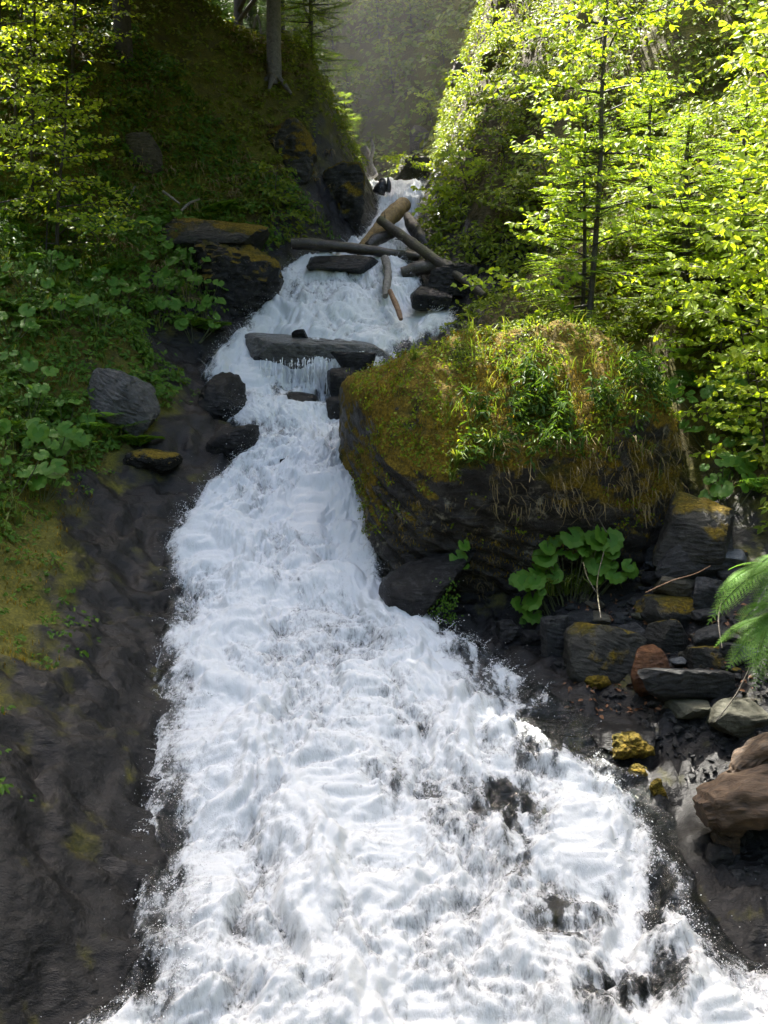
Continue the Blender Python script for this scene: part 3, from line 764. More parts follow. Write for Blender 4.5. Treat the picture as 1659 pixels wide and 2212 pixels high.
rock('rock', 890, 1285, 125, 110, 'smooth dark wet rock under the overhang of the boulder beside white water', 'wetrock', y=9.95, thick=1.0, strata=0, sub=4)
rock('rock', 1500, 1160, 150, 170, 'dark rock wedged between boulder and right bank', 'slate_moss', thick=.9)
rock('rock', 1462, 862, 44, 150, 'pale sunlit stone in the gap right of the boulder', 'palerock', y=12.6, thick=1.2, sub=4)
rock('rock', 1548, 1840, 56, 44, 'small glistening wet stone near the driftwood', 'wetrock', sub=4)
rock('rock', 1330, 1590, 130, 30, 'thin wet ledge of slate above the moss cushions', 'wetrock', sub=4, sink=.1)
rock('rock', 1590, 1545, 120, 60, 'pale sunlit stone beside the driftwood under the fern', 'greenish', sub=4)
for (u, v_, w_, h_, t_) in ((1362, 1622, 95, 62, 'largest of the yellow moss cushions on the wet apron'), (1378, 1674, 50, 30, 'small brown moss cushion below the largest one'), (1418, 1700, 36, 46, 'narrow moss cushion nearest the driftwood'), (1290, 1468, 70, 40, 'moss cushion at the foot of the mossy wedge slab')):
    rock('moss_cushion', u, v_, w_, h_, t_, 'cushion', 'moss', sub=5, strata=0, rough=.3, npl=16, sink=.3, p_=5)

# gravel between the stones
mb = MB(); gv, gf = ico(1); U, V = rng.uniform(1050, 1680, 2600), rng.uniform(1250, 1900, 2600); p = hit(U, V); ok_ = dR(p[:, 0], p[:, 1]) > .25; p = p[ok_]
for k in range(6):
    vv_ = gv * rng.uniform(.5, 1.2, (len(gv), 1)) * np.array([1.2, .9, .6]); m_ = np.arange(len(p)) % 6 == k; place(mb, vv_, gf, p[m_], rdir(m_.sum()), np.array([0, 0, 1.]) + .3 * rng.normal(size=(m_.sum(), 3)), rng.lognormal(-3.9, .5, m_.sum()))
tag(mb.build('gravel', M['slate'], smooth=False), 'dark slate gravel between the stones of the right bank', None, None, 'stuff')
# rocks in the stream
rock('slab', 690, 766, 290, 72, 'flat grey slab spanning the stream with water dripping off its front', 'greywet', 'rock', y=15.15, thick=.42, npl=0, strata=.05, rough=.07, seed=3, sub=5, roll=2.5, tilt=6)
rock('rock', 772, 785, 72, 44, 'dark angular block on the right end of the slab beside the boulder', 'wetrock', y=14.6, thick=.8, npl=6)
rock('rock', 645, 722, 30, 18, 'tiny stone perched on the back of the slab', 'wetrock', y=15.2, sub=4)
rock('rock', 672, 838, 190, 110, 'dark rock hidden behind the drip curtain of the slab', 'wetrock', y=15.2, thick=.5)
rock('rock', 748, 830, 95, 80, 'round wet rock below the dark angular block', 'wetrock', y=14.45, strata=0)
rock('rock', 735, 895, 76, 80, 'round wet rock in the stream left of the boulder', 'wetrock', y=13.9, strata=0)
rock('rock', 655, 868, 56, 34, 'low wet rock breaking the water below the slab', 'wetrock', y=14.0, strata=0)
rock('rock', 560, 800, 40, 50, 'small dark stone under the left end of the slab', 'wetrock', y=15.0, sub=4)
rock('rock', 740, 575, 130, 46, 'black wet rock under the level log', 'wetrock', y=17.35, thick=.8)
rock('rock', 615, 1000, 30, 20, 'small wet stone in the stream', 'wetrock', y=12.6, sub=4, strata=0)
rock('rock', 505, 945, 110, 95, 'dark veined wet rock at the left water edge', 'wetrock', sub=5, strata=.03, npl=18, rough=.16, sink=.4, p_=9)
rock('rock', 505, 600, 190, 170, 'mossy layered rock overhanging the left side of the upper cascade', 'wetmoss', y=16.6, thick=.9, strata=.10, seed=47, sub=5, npl=16, rough=.14, sdir=(.1, 0, 1), roll=6)
rock('rock', 480, 515, 210, 70, 'moss cap of rock above the overhang', 'slate_moss', y=17.2, thick=1.0, sub=4)
rock('rock', 262, 855, 150, 125, 'smooth grey boulder bare of moss on the left bank', 'greywet', thick=.8, strata=.03, seed=77, sub=5, roll=25, npl=18, rough=.1)
rock('rock', 480, 842, 110, 110, 'dark wet hump of bedrock left of the cascade', 'wetrock', sub=5, thick=.9, npl=18, rough=.16, sink=.4, p_=9)
rock('rock', 330, 980, 130, 50, 'low mossy ledge on the left bank', 'wetmoss', sub=5, npl=16, rough=.16, sink=.5, p_=9)
rock('rock', 310, 330, 60, 90, 'pale rock face under hanging grass on the left hill', 'tan', sub=4, thick=.6)
rock('rock', 640, 290, 110, 130, 'grey lichen-spotted crag on the edge of the left hill', 'crag', sub=5, strata=.06, thick=.9, npl=18, rough=.2, sink=.55, p_=7)
rock('rock', 745, 380, 90, 150, 'dark crag low on the gorge edge', 'crag', sub=5, strata=.06, thick=.9, npl=18, rough=.2, sink=.55, p_=7)
rock('rock', 895, 375, 60, 70, 'brown root-hung rock right of the top of the falls', 'tan', y=23.4, sub=4)
rock('rock', 985, 610, 110, 70, 'dark wet rock below the diagonal log', 'wetrock', y=16.6, sub=4)
rock('rock', 930, 650, 90, 40, 'low wet rock at the right edge of the upper cascade', 'wetrock', y=16.1, sub=4)
rock('rock', 985, 545, 120, 70, 'dark bank rock behind the diagonal log', 'wetmoss', y=18.2, sub=4)

# drip curtain off the slab
mb = MB()
for k in range(120):
    u = rng.choice([rng.uniform(560, 800), rng.normal(690, 40)]); p = W(u, 778 + rng.uniform(-6, 10), 14.55 + rng.uniform(-.05, .1))
    L = rng.uniform(.08, .62) * rng.uniform(.3, 1); n = 9; tt = np.linspace(0, 1, n)
    pts = p + np.stack([rng.normal(size=n) * .006, -tt * .06 + rng.normal(size=n) * .005, -tt * L], 1)
    tube(mb, pts, .0045 * rng.uniform(.4, 1.6) * (1 + .5 * rng.normal(size=n)).clip(.4, 2), 4, cap=False)
tag(mb.build('dripping_water', M['drops']), 'curtain of thin water strands dripping from the slab', None, None, 'stuff')

# ------------------------------------------------------------------ logs, sticks, snags
def log(name, pts, rad, label, material, cat='log', k=14, rough=.18, sub=10, group=None, stubs=0):
    pts = np.array([W(a, b, c) for a, b, c in pts]); mb = MB(); rad = np.atleast_1d(np.asarray(rad, float)); D = (pts @ FW)
    r = np.interp(np.linspace(0, 1, len(pts)), np.linspace(0, 1, len(rad)), rad) * D / FPX
    tube(mb, pts, r, k, rough, seed=pts[0, 0] * 3, sub=sub)
    for j in range(stubs):
        i = rng.integers(0, len(pts) - 1); t = rng.uniform(); b = pts[i] * (1 - t) + pts[i + 1] * t
        d = rdir(1)[0] * np.array([1, 1, 1]) * r.mean() * rng.uniform(2, 4)
        tube(mb, [b, b + d * .6, b + d], [r.mean() * .22, r.mean() * .16, r.mean() * .06], 6)
    o = tag(shift(mb, pts[0]).build(name, M[material]), label, cat, group); o.location = pts[0]
    return o
log('log', [(630, 526, 17.6), (700, 530, 17.55), (800, 541, 17.5), (905, 556, 17.5)], [12, 13, 11, 9], 'thick dark log lying level across the stream above the cascade', 'wetlog', stubs=2)
log('log', [(822, 476, 18.2), (900, 532, 17.2), (980, 590, 16.4), (1046, 638, 15.8)], [10, 11, 10, 7], 'long straight log slanting down to the right across the jam', 'logbark', stubs=3)
log('log', [(770, 545, 18.0), (815, 498, 18.5), (845, 466, 19.0), (872, 442, 19.5)], [7, 13, 19, 16], 'short thick barkless yellow log propped in the upper fall', 'stripped', k=16)
log('log', [(880, 464, 19.0), (892, 490, 18.6), (915, 520, 18.2), (925, 545, 18.0)], [8, 14, 15, 8], 'black broken wood lodged right of the yellow log', 'blackwood', rough=.25)
log('log', [(795, 532, 17.9), (815, 517, 18.0), (850, 505, 18.1)], [10, 13, 8], 'split bark-covered chunk below the yellow log', 'wetlog', rough=.25)
log('branch', [(832, 558, 17.2), (838, 585, 16.7), (836, 610, 16.3), (832, 640, 16.0)], [9, 8, 9, 6], 'twisted grey branch standing in the cascade under the log', 'deadwood', 'branch', rough=.22)
log('branch', [(842, 628, 16.0), (852, 650, 15.8), (861, 672, 15.6), (866, 690, 15.45)], [5, 6, 6, 4], 'bare orange-brown stick poking out of the cascade', 'orange', 'branch')
log('log', [(868, 590, 16.9), (905, 580, 16.9), (960, 575, 16.9), (1000, 590, 16.8)], [12, 16, 15, 10], 'dark rotten log in the bank right of the cascade', 'wetlog', rough=.2)
log('root', [(1000, 560, 17.5), (950, 600, 17.2), (905, 622, 16.9), (890, 650, 16.7)], [9, 10, 8, 6], 'mossy curved root arching down under the diagonal log', 'logbark', 'root')
log('branch', [(925, 622, 16.7), (970, 630, 16.8), (1015, 640, 16.9)], [5, 6, 4], 'thin dead branch lying under the diagonal log', 'logbark', 'branch')
log('branch', [(800, 548, 18.5), (840, 560, 18.35), (890, 575, 18.2)], [4, 4, 2], 'thin split piece of wood under the level log', 'deadwood', 'branch')
log('snag', [(818, 418, 21.6), (824, 398, 21.6), (828, 386, 21.6)], [13, 11, 6], 'short black snag standing in the lip of the falls', 'blackwood', 'snag', rough=.3)
log('snag', [(838, 415, 21.6), (840, 396, 21.6), (838, 383, 21.6)], [6, 5, 2], 'thin black splinter beside the short snag', 'blackwood', 'snag', rough=.3)
log('branch', [(828, 410, 22.7), (845, 405, 23.0), (858, 385, 23.2), (880, 368, 23.4), (900, 362, 23.6)], [6, 6, 5, 5, 3], 'mossy bent branch arching over the lip of the falls', 'logbark', 'branch')
log('snag', [(800, 385, 25.5), (793, 350, 25.5), (786, 318, 25.5)], [14, 12, 9], 'broken grey tree stump standing behind the falls', 'bark', 'snag', rough=.25)
log('snag', [(812, 380, 25.2), (800, 350, 25.3), (806, 322, 25.3), (802, 300, 25.3)], [6, 5, 4, 2], 'thin jagged dead stem behind the falls', 'deadwood', 'snag', rough=.2)
for a in ([(495, 152, 21.5), (515, 180, 21.4), (530, 215, 21.2)], 'forked bleached stick standing on the left hill'), ([(530, 218, 21.8), (555, 192, 22.0), (580, 160, 22.2)], 'orange debarked branch leaning below the tall trunk'), \
    ([(548, 60, 22.8), (556, 34, 22.8), (563, 60, 22.7), (564, 98, 22.5)], 'bent bleached twig hooked beside the tall trunk'), ([(352, 413, 16.6), (372, 428, 16.5), (388, 440, 16.4)], 'grey stick lying above the lush plants on the left bank'), \
    ([(392, 455, 16.4), (408, 440, 16.5), (432, 430, 16.5)], 'pale crooked stick lying right of the grey one'), ([(276, 442, 16.9), (284, 420, 16.9), (292, 402, 16.9)], 'short pale stick upright in the dark hollow'), \
    ([(408, 218, 20.5), (425, 226, 20.4), (440, 236, 20.3)], 'thin grey twig low on the dark left hill'):
    log('stick', a[0], [3, 3, 1.8], a[1], 'orange' if 'orange' in a[1] else 'deadwood', 'stick', k=6, sub=4)
for pts, lb in (([(1260, 1215, 9.0), (1270, 1250, 8.8), (1295, 1290, 8.7)], 'thin pale dry stem hanging below the butterbur'), ([(1395, 1280, 8.7), (1450, 1255, 8.8), (1500, 1240, 8.9), (1535, 1222, 8.95)], 'bent brown twig lying across the rubble stones'),
                ([(1310, 1150, 9.6), (1292, 1110, 9.9), (1306, 1070, 10.1)], 'pale root dangling from the front of the boulder'), ([(1298, 1335, 8.4), (1290, 1260, 8.8), (1305, 1190, 9.1)], 'long dry stalk standing in front of the upright stones'),
                ([(1560, 1290, 8.4), (1552, 1340, 8.2), (1560, 1400, 8.0)], 'thin dry stem between slate and fern'), ([(1545, 1560, 7.6), (1590, 1500, 7.7), (1620, 1440, 7.8)], 'dry bramble stem rising to the fern')):
    log('twig', pts, [1.3, 1.5, .8], lb, 'logbark' if 'pale' in lb or 'dry' in lb else 'orange', 'twig', k=6, sub=6)
# driftwood trunk at the right edge
e = tag(empty('driftwood', W(1625, 1735, 6.9)), 'weathered brown driftwood stump, sunlit on top, at the right edge of the stream', 'driftwood')
def wood_chunk(name, pts, rad, sq, seed):
    mb = MB(); pts = np.asarray(pts, float); rad = np.asarray(rad, float)
    t = np.linspace(0, 1, 70); q = np.linspace(0, 1, len(pts)); c = np.stack([np.interp(t, q, pts[:, k]) for k in range(3)], 1); r = np.interp(t, q, rad)
    k = 90; th = np.arange(k) * 2 * math.pi / k; tan = nrm(np.gradient(c, axis=0)); a = nrm(np.cross(tan, [0, 0, 1.])); b = np.cross(tan, a)
    T_, A_ = np.meshgrid(t, th, indexing='ij')
    rr = r[:, None] * (1 + .75 * fbm(P3(T_ * 2.6, np.cos(A_) * .9, np.sin(A_) * .9 + seed), 3) + .2 * billow(P3(T_ * 2.0, np.cos(A_) * 7, np.sin(A_) * 7 + seed), 3) + .05 * fbm(P3(T_ * 3, np.cos(A_) * 22, np.sin(A_) * 22), 3))
    rr = rr * (1 - .25 * (T_ > .93) * (T_ - .93) / .07 * (1 + fbm(P3(A_ * 3, A_ * 0, 1), 2))) * (1 - .3 * (T_ < .06) * (1 + 1.2 * fbm(P3(A_ * 3, A_ * 0, 4), 2)))
    v = c[:, None] + (a[:, None] * np.cos(A_)[..., None] + b[:, None] * (np.sin(A_) * sq)[..., None]) * rr[..., None]
    i = np.arange(70 * k).reshape(70, k); mb.add(v.reshape(-1, 3), np.stack([i[:-1], np.roll(i, -1, 1)[:-1], np.roll(i, -1, 1)[1:], i[1:]], -1).reshape(-1, 4))
    for en in (0, 69): mb.add(np.concatenate([[c[en]], v[en]]), np.array([(0, 1 + j_, 1 + (j_ + 1) % k) for j_ in range(k)]))
    return mb.build(name, M['brownwood'], e)
wood_chunk('trunk', [(-.42, -.05, -.06), (-.1, 0, .02), (.4, .1, .12), (1.2, .25, .25)], [.15, .26, .28, .26], .8, 2.0)
wood_chunk('root', [(-.12, .12, .18), (.12, .2, .32), (.5, .3, .42)], [.09, .15, .17], .7, 5.0)
wood_chunk('root', [(-.1, .05, .0), (-.2, 0, -.25), (-.15, 0, -.5)], [.14, .11, .08], .9, 8.0)

# ------------------------------------------------------------------ plants: builders
def scatter(n, xr_, yr_, cond, g=rng):
    out = np.zeros((0, 2))
    while len(out) < n:
        q = np.stack([g.uniform(*xr_, n * 2), g.uniform(*yr_, n * 2)], 1)
        q = q[np.abs(q[:, 0]) < .47 * q[:, 1] + 1.2]
        q = q[cond(q[:, 0], q[:, 1])]; out = np.concatenate([out, q])
    out = out[:n]
    return np.stack([out[:, 0], out[:, 1], H(out[:, 0], out[:, 1])], 1)

UPV = np.array([0, -.15, 1.0])
def cover(name, n, xr_, yr_, cond, size, h, material, label, tv=LEAF_V, tf=LEAF_F, tuft=5):
    """ground cover: sprigs of several leaves"""
    c = scatter(n // tuft, xr_, yr_, cond); nn = HN(c[:, 0], c[:, 1])
    hh = rng.uniform(.15, 1, len(c)) * h * (.35 + 2.2 * np.clip(fbm(c * 1.1, 3) + .15, 0, 1))
    c = c + nrm(nn * .5 + np.array([0, 0, .7])) * hh[:, None]
    p = np.repeat(c, tuft, 0); q = rdir(len(p)) * np.array([1, 1, .45]); p = p + q * size * .9
    nb = np.repeat(nn, tuft, 0) * .5 + UPV * .7 + np.array([0, -.35, 0])
    mb = MB(); leaves(mb, p, nb, size, .38, xdir=q, tv=tv, tf=tf)
    return tag(mb.build(name, M[material], smooth=False), label, None, None, 'stuff')

nz2 = lambda x, y, s=.8, o=3.1: fbm(P3(x * s, y * s, o), 3)
vegL = lambda x, y: np.interp(y, [6, 8, 10, 12, 14, 16, 18, 20], [3.4, 2.4, 1.6, 1.25, .8, .5, .4, .4])
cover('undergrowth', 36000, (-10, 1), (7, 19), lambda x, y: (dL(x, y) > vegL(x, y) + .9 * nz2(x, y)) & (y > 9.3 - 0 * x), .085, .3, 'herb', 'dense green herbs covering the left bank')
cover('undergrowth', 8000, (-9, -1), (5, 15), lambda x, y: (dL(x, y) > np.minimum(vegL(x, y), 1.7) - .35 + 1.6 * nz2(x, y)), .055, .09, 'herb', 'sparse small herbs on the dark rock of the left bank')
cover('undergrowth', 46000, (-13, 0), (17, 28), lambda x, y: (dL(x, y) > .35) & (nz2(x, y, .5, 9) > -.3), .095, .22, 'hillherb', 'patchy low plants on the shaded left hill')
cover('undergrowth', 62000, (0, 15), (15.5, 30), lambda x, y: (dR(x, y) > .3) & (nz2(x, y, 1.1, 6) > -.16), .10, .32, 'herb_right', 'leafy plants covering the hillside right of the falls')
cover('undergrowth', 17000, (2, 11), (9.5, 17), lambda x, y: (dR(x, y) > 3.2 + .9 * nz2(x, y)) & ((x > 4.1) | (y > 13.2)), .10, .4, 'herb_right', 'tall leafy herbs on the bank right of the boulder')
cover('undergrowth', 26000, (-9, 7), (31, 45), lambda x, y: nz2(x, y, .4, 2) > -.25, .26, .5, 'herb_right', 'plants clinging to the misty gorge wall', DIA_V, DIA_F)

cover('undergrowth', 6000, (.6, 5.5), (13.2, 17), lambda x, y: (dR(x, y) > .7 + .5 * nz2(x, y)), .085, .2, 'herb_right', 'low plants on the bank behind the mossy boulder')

def grass(name, n, pts, length, spread, material, label, lean=None, per=10, width=1.0):
    p = np.repeat(pts, per, 0) + rng.normal(size=(len(pts) * per, 3)) * np.array([.035, .035, .01])
    mb = MB(); blades(mb, p, length, spread, lean, width=width)
    return tag(mb.build(name, M[material], smooth=False), label, None, None, 'stuff')
gp = scatter(650, (-13, 0), (9, 19), lambda x, y: (dL(x, y) > vegL(x, y) - .1 + .5 * nz2(x, y)))
grass('grass', 0, gp, .3, .5, 'grass', 'green grass among the herbs of the left bank')
gp = scatter(900, (-14, 0), (15.5, 28), lambda x, y: (dL(x, y) > .6) & (nz2(x, y, .6, 7) > -.05))
grass('dry_grass', 0, gp, .34, .4, 'dry', 'dry brown grass hanging on the left hill', lean=(.25, -.5, -1.1))
gp = scatter(700, (1, 14), (16, 30), lambda x, y: (dR(x, y) > .4) & (nz2(x, y, .6, 5) > 0))
grass('grass', 0, gp, .34, .45, 'grass', 'grass hanging on the right hillside', lean=(-.4, -.5, -.6))

mp = scatter(5000, (-7, -1.5), (6.8, 13), lambda x, y: (dL(x, y) > 1.15 + .7 * nz2(x, y, 1.2, 4)) & (dL(x, y) < 4))
mb = MB(); blades(mb, mp, .06, .7, HN(mp[:, 0], mp[:, 1]), width=3.0)
tag(mb.build('moss', M['mossleaf'], smooth=False), 'olive moss tufts on the upper edge of the dark left slope', None, None, 'stuff')
# butterbur: every leaf its own part
LEAFM = []
for k in range(4):
    v, f3, f4 = round_leaf(k); m_ = MB(); m_.add(v, f3); m_.add(v, f4); LEAFM.append(m_.build('leaf', M['butterbur'], link=False))
def butterbur(base, n, size, height, spread, label, g, group=None, name='butterbur_plant', face=(0, -.75, .75), pts=None):
    e = tag(empty(name, base), label, 'plant', group); mb = MB()
    for k in range(n):
        a = g.uniform(0, 2 * math.pi); r = spread * math.sqrt(g.uniform(.03, 1))
        p = np.array([math.cos(a) * r, math.sin(a) * r * .7, height * g.uniform(.45, 1.0)]) if pts is None else np.asarray(pts[k]) - base
        s = size * g.uniform(.45, 1.3)
        nz = nrm(np.array(face) + np.array([math.cos(a) * .35, math.sin(a) * .2, 0]) + .22 * g.normal(size=3)); xa = nrm(np.cross([g.normal() * .4, 1, 0], nz)); xa = nrm(np.array([g.normal() * .6, -.4, -.6]))
        xa = nrm(xa - (xa @ nz) * nz); ya = np.cross(nz, xa)
        o = obj('leaf', LEAFM[k % 4], e)
        o.matrix_local = Matrix(((*[xa[0] * s, ya[0] * s, nz[0] * s], p[0]), (*[xa[1] * s, ya[1] * s, nz[1] * s], p[1]), (*[xa[2] * s, ya[2] * s, nz[2] * s], p[2]), (0, 0, 0, 1)))
        tube(mb, [(p[0] * .25, p[1] * .25, 0 if pts is None else p[2] - height), p * np.array([.7, .7, .6]) + np.array([0, .03, 0]), p], .006, 4, cap=False)
    mb.build('stem', M['stem'], e, smooth=True)
    return e
g2 = np.random.default_rng(8)
# the clump below the boulder, leaf by leaf
BB = [(445, 215), (330, 235), (285, 285), (490, 240), (370, 310), (440, 330), (270, 345), (545, 290), (620, 205), (625, 335), (690, 320), (680, 240), (590, 240), (595, 385), (530, 365), (650, 275), (690, 390), (255, 400), (215, 430), (320, 410), (290, 460), (205, 490), (330, 460), (140, 490), (250, 560), (190, 610), (200, 650), (190, 700), (110, 640), (660, 430), (625, 445), (585, 465), (700, 445), (750, 470), (790, 395), (800, 415), (100, 490), (155, 745), (260, 310), (510, 310)]
base = hit1(*Q(430, 640)); base[2] -= .02
pp = [W(*Q(a, b), base[1] - .15 + .25 * g2.uniform()) for a, b in BB]
butterbur(base, len(BB), .115, .55, .5, 'lush clump of round butterbur leaves below the mossy boulder', g2, pts=pp)
bb2 = hit1(1005, 1215); butterbur(W(1005, 1200, 9.95), 3, .1, .05, .05, 'single round butterbur leaf low on the face of the boulder', g2, pts=[W(1003, 1178, 9.9), W(990, 1205, 9.93), W(998, 1222, 9.93)])
spots = [(60, 905), (30, 1060), (110, 1000), (40, 985), (90, 1075), (135, 935), (330, 640), (400, 640), (440, 690), (395, 590), (350, 560), (300, 520), (250, 500), (290, 600), (215, 540), (160, 520), (250, 660), (340, 700), (100, 600), (60, 640), (180, 620), (210, 700), (445, 650), (370, 505), (130, 690), (420, 735), (30, 730), (60, 830)]
ADJ = ['broad', 'small', 'pale', 'ragged', 'tall', 'low', 'lush', 'spreading']
def where(U, V):
    if V > 880: return 'above the dark wet rock'
    if U > 320 and V > 570: return 'left of the overhanging rock'
    if V < 570: return 'at the foot of the left hill'
    if U < 150: return 'near the left frame edge'
    return 'amid the lush left bank'
for k, (u, v_) in enumerate(spots):
    p = hit1(u, v_ + 12)
    butterbur(p, 10, .1, .45, .42, f'round-leaved butterbur plant {where(u, v_)}', g2, 'butterbur plants on the left bank')
for k, (u, v_) in enumerate([(1560, 850), (1520, 890), (1590, 880), (1560, 1050), (1575, 1090), (1600, 1000), (1640, 940), (1530, 960)]):
    p = hit1(u, v_ + 20, 9.0)
    butterbur(p, 8, .105, .4, .38, 'round-leaved butterbur plant on the bank right of the boulder', g2, 'butterbur plants on the right bank')

# feathery plants and ferns
def frond(mb, base, d, L, g, npin=16, wid=.3, droop=.5, two=True):
    t = np.linspace(0, 1, npin + 2); d = nrm(d)
    pts = base + d * (L * t)[:, None] + np.array([0, 0, -1]) * (droop * L * t ** 2.2)[:, None]
    tan = nrm(np.gradient(pts, axis=0)); sidev = nrm(np.cross(tan, [0, 0, 1.0]) + 1e-5); nn = np.cross(sidev, tan)
    w = np.sin(np.pi * np.clip(t * .9 + .12, 0, 1)) ** .8 * wid * L
    for sgn in (-1, 1):
        xa = sidev * sgn + tan * .45
        if two:
            for j in range(1, len(t)):
                m = 7; s = np.linspace(.12, 1, m) * w[j]; q = pts[j] + nrm(xa[j]) * s[:, None] - np.array([0, 0, 1]) * (s ** 2 * .8)[:, None]
                for s2 in (-1, 1):
                    place(mb, DIA_V, DIA_F, q, nrm(tan[j] * s2 * .9 + xa[j] * .5), nn[j] + .1 * g.normal(size=(m, 3)), w[j] * .25 * np.linspace(1, .3, m))
        else:
            place(mb, LANCE_V, LEAF_F, pts[1:], xa[1:], nn[1:] + .15 * g.normal(size=(len(t) - 1, 3)), w[1:])
    tube(mb, pts[::4], np.linspace(.006, .002, len(pts[::4])), 4, cap=False)

def fern(name, base, n, L, label, g, dirs=None, group=None, material='fern', npin=15):
    e = tag(empty(name, base), label, 'fern', group)
    for k in range(n):
        a = 2 * math.pi * k / n + g.uniform(-.3, .3)
        d = np.array([math.cos(a), math.sin(a), .75]) if dirs is None else np.asarray(dirs) + .5 * g.normal(size=3)
        mb = MB(); frond(mb, g.normal(size=3) * .05, d, L * g.uniform(.6, 1.1), g, npin=npin + 5); mb.build('frond', M[material], e, smooth=False)
    return e
p = W(1690, 1225, 7.6)
fern('fern', p, 9, .62, 'bright sunlit fern hanging in from the right edge over the slate', g2, dirs=(-.7, -.35, -.15))
fern('fern', W(1675, 1330, 7.55), 7, .5, 'lower sunlit fern drooping beside the dark stones', g2, dirs=(-.7, -.3, -.4))
FM = []
for k in range(3):
    mb = MB()
    for j in range(7):
        a = 2 * math.pi * j / 7 + g2.uniform(-.4, .4); frond(mb, np.zeros(3), np.array([math.cos(a), math.sin(a), .9]), .5 * g2.uniform(.7, 1.1), g2, npin=9, wid=.4, droop=.45, two=(k < 2))
    FM.append(mb.build('fronds', M['fern'] if k == 0 else M['herb'], link=False, smooth=False))
def small_fern(U, V, k, label, group, s=1.0):
    p = hit1(U, V + 10); e = tag(empty('feathery_plant', p), label, 'plant', group)
    o = obj('fronds', FM[k % 3], e); o.scale = (s,) * 3; o.rotation_euler = (R(g2.uniform(-15, 15)), R(g2.uniform(-15, 15)), g2.uniform(0, 6.28))
for k, (u, v_) in enumerate([(50, 560), (110, 620), (30, 660), (150, 580), (200, 600), (330, 470), (390, 490), (440, 470), (480, 455), (520, 450), (420, 700), (460, 720), (170, 660), (70, 700), (120, 870), (90, 900), (30, 930), (60, 960), (320, 660), (260, 590), (20, 480), (60, 500), (30, 420), (90, 450), (240, 915), (280, 930), (300, 960), (200, 940)]):
    small_fern(u, v_, k, f'feathery green plant {where(u, v_)}', 'feathery plants on the left bank', g2.uniform(.7, 1.15))
for k, (u, v_) in enumerate([(1480, 760), (1550, 740), (1620, 700), (1600, 800), (1640, 870), (1500, 830), (1640, 1060), (1600, 960)]):
    small_fern(u, v_, k, 'feathery plant on the sunlit bank right of the boulder', 'feathery plants on the right bank')

# ------------------------------------------------------------------ growth on the boulder
def on_boulder(n, box, cond=lambda p, q: np.ones(len(p), bool)):
    U, V, D = proj(BV); vis = (np.einsum('ij,ij->i', BN, -nrm(BV)) > .05)
    ok = np.where((U > box[0]) & (U < box[2]) & (V > box[1]) & (V < box[3]) & vis & cond(BV, BN))[0]
    i = rng.choice(ok, n); return BV[i] + rng.normal(size=(n, 3)) * .02, BN[i]
p, q = on_boulder(190, (1010, 800, 1440, 1060), lambda p, n: (n[:, 2] > .1) & (fbm(p * 1.3 + 9, 2) > -.1))
mb = MB(); pr = np.repeat(p, 9, 0); hgt = rng.uniform(.02, .26, len(pr)); lean = np.repeat(rng.normal(size=(len(p), 3)) * .05, 9, 0)
pr = pr + np.stack([np.zeros(len(pr)), -hgt * .25, hgt], 1) + lean * (hgt / .2)[:, None]
xd = rng.normal(size=(len(pr), 3)) * np.array([1, 1, .2]) + np.array([0, -.3, .1])
leaves(mb, pr, np.array([0, -.45, .8]), .11, .4, xdir=xd, tv=LANCE_V, droop=.35)
tag(mb.build('herbs', M['lance'], smooth=False), 'narrow-leaved green herbs growing on top of the mossy boulder', None, None, 'stuff')
p, q = on_boulder(1900, (760, 600, 1450, 1180), lambda p, n: (n[:, 2] > .1) & (fbm(p * 1.6, 3) > -.12))
mb = MB(); leaves(mb, np.repeat(p, 4, 0) + rng.normal(size=(len(p) * 4, 3)) * .03 + np.array([0, -.01, .03]), np.repeat(q, 4, 0), .042, .5)
tag(mb.build('creeping_leaves', M['herb_right'], smooth=False), 'small creeping leaves dotted over the moss of the boulder', None, None, 'stuff')
p, q = on_boulder(11000, (750, 600, 1460, 1250), lambda p, n: (n[:, 2] > -.05) & (fbm(p * 1.1 + 4, 3) > -.08))
mb = MB(); blades(mb, p, .045, .5, q * .8, width=3.2)
tag(mb.build('moss', M['mossleaf'], smooth=False), 'shaggy yellow-brown moss on the boulder', None, None, 'stuff')
p, q = on_boulder(120, (960, 700, 1450, 1070), lambda p, n: n[:, 2] > .1)
grass('grass', 0, p, .24, .6, 'grass', 'grass tufts on the mossy boulder', lean=(0, -.4, 0), per=7, width=.7)
p, q = on_boulder(150, (1060, 930, 1465, 1090)); grass('dry_grass', 0, p, .3, .5, 'dry', 'dry grass hanging down the front of the boulder', lean=(.1, -.75, -1.5), per=4, width=.45)
p, q = on_boulder(60, (780, 1060, 1150, 1300)); grass('dry_grass', 0, p, .14, .4, 'dry', 'wisps of dry grass on the dark face of the boulder', lean=(0, -.7, -1.2), per=5, width=.8)
for (u, v_, l_, s_) in ((985, 1005, 'spiky grass tuft on the left slope of the boulder', .3), (1060, 985, 'pale grass tuft beside the herbs on the boulder', .36), (895, 775, 'single green sprout on the upper left of the boulder', .2), (975, 1040, 'small yellowish grass tuft above the dark rock face', .24)):
    D = np.hypot(*(np.array(proj(BV)[:2]) - np.array([[u], [v_]]))) + 900 * (np.einsum('ij,ij->i', BN, -nrm(BV)) < 0); b = BV[D.argmin()]
    mb = MB(); blades(mb, np.zeros((26, 3)) + rng.normal(size=(26, 3)) * .015, s_, .8, (0, -.4, 0), width=1.3)
    o = tag(mb.build('grass_tuft', M['grass'], smooth=False), l_, 'grass'); o.location = b
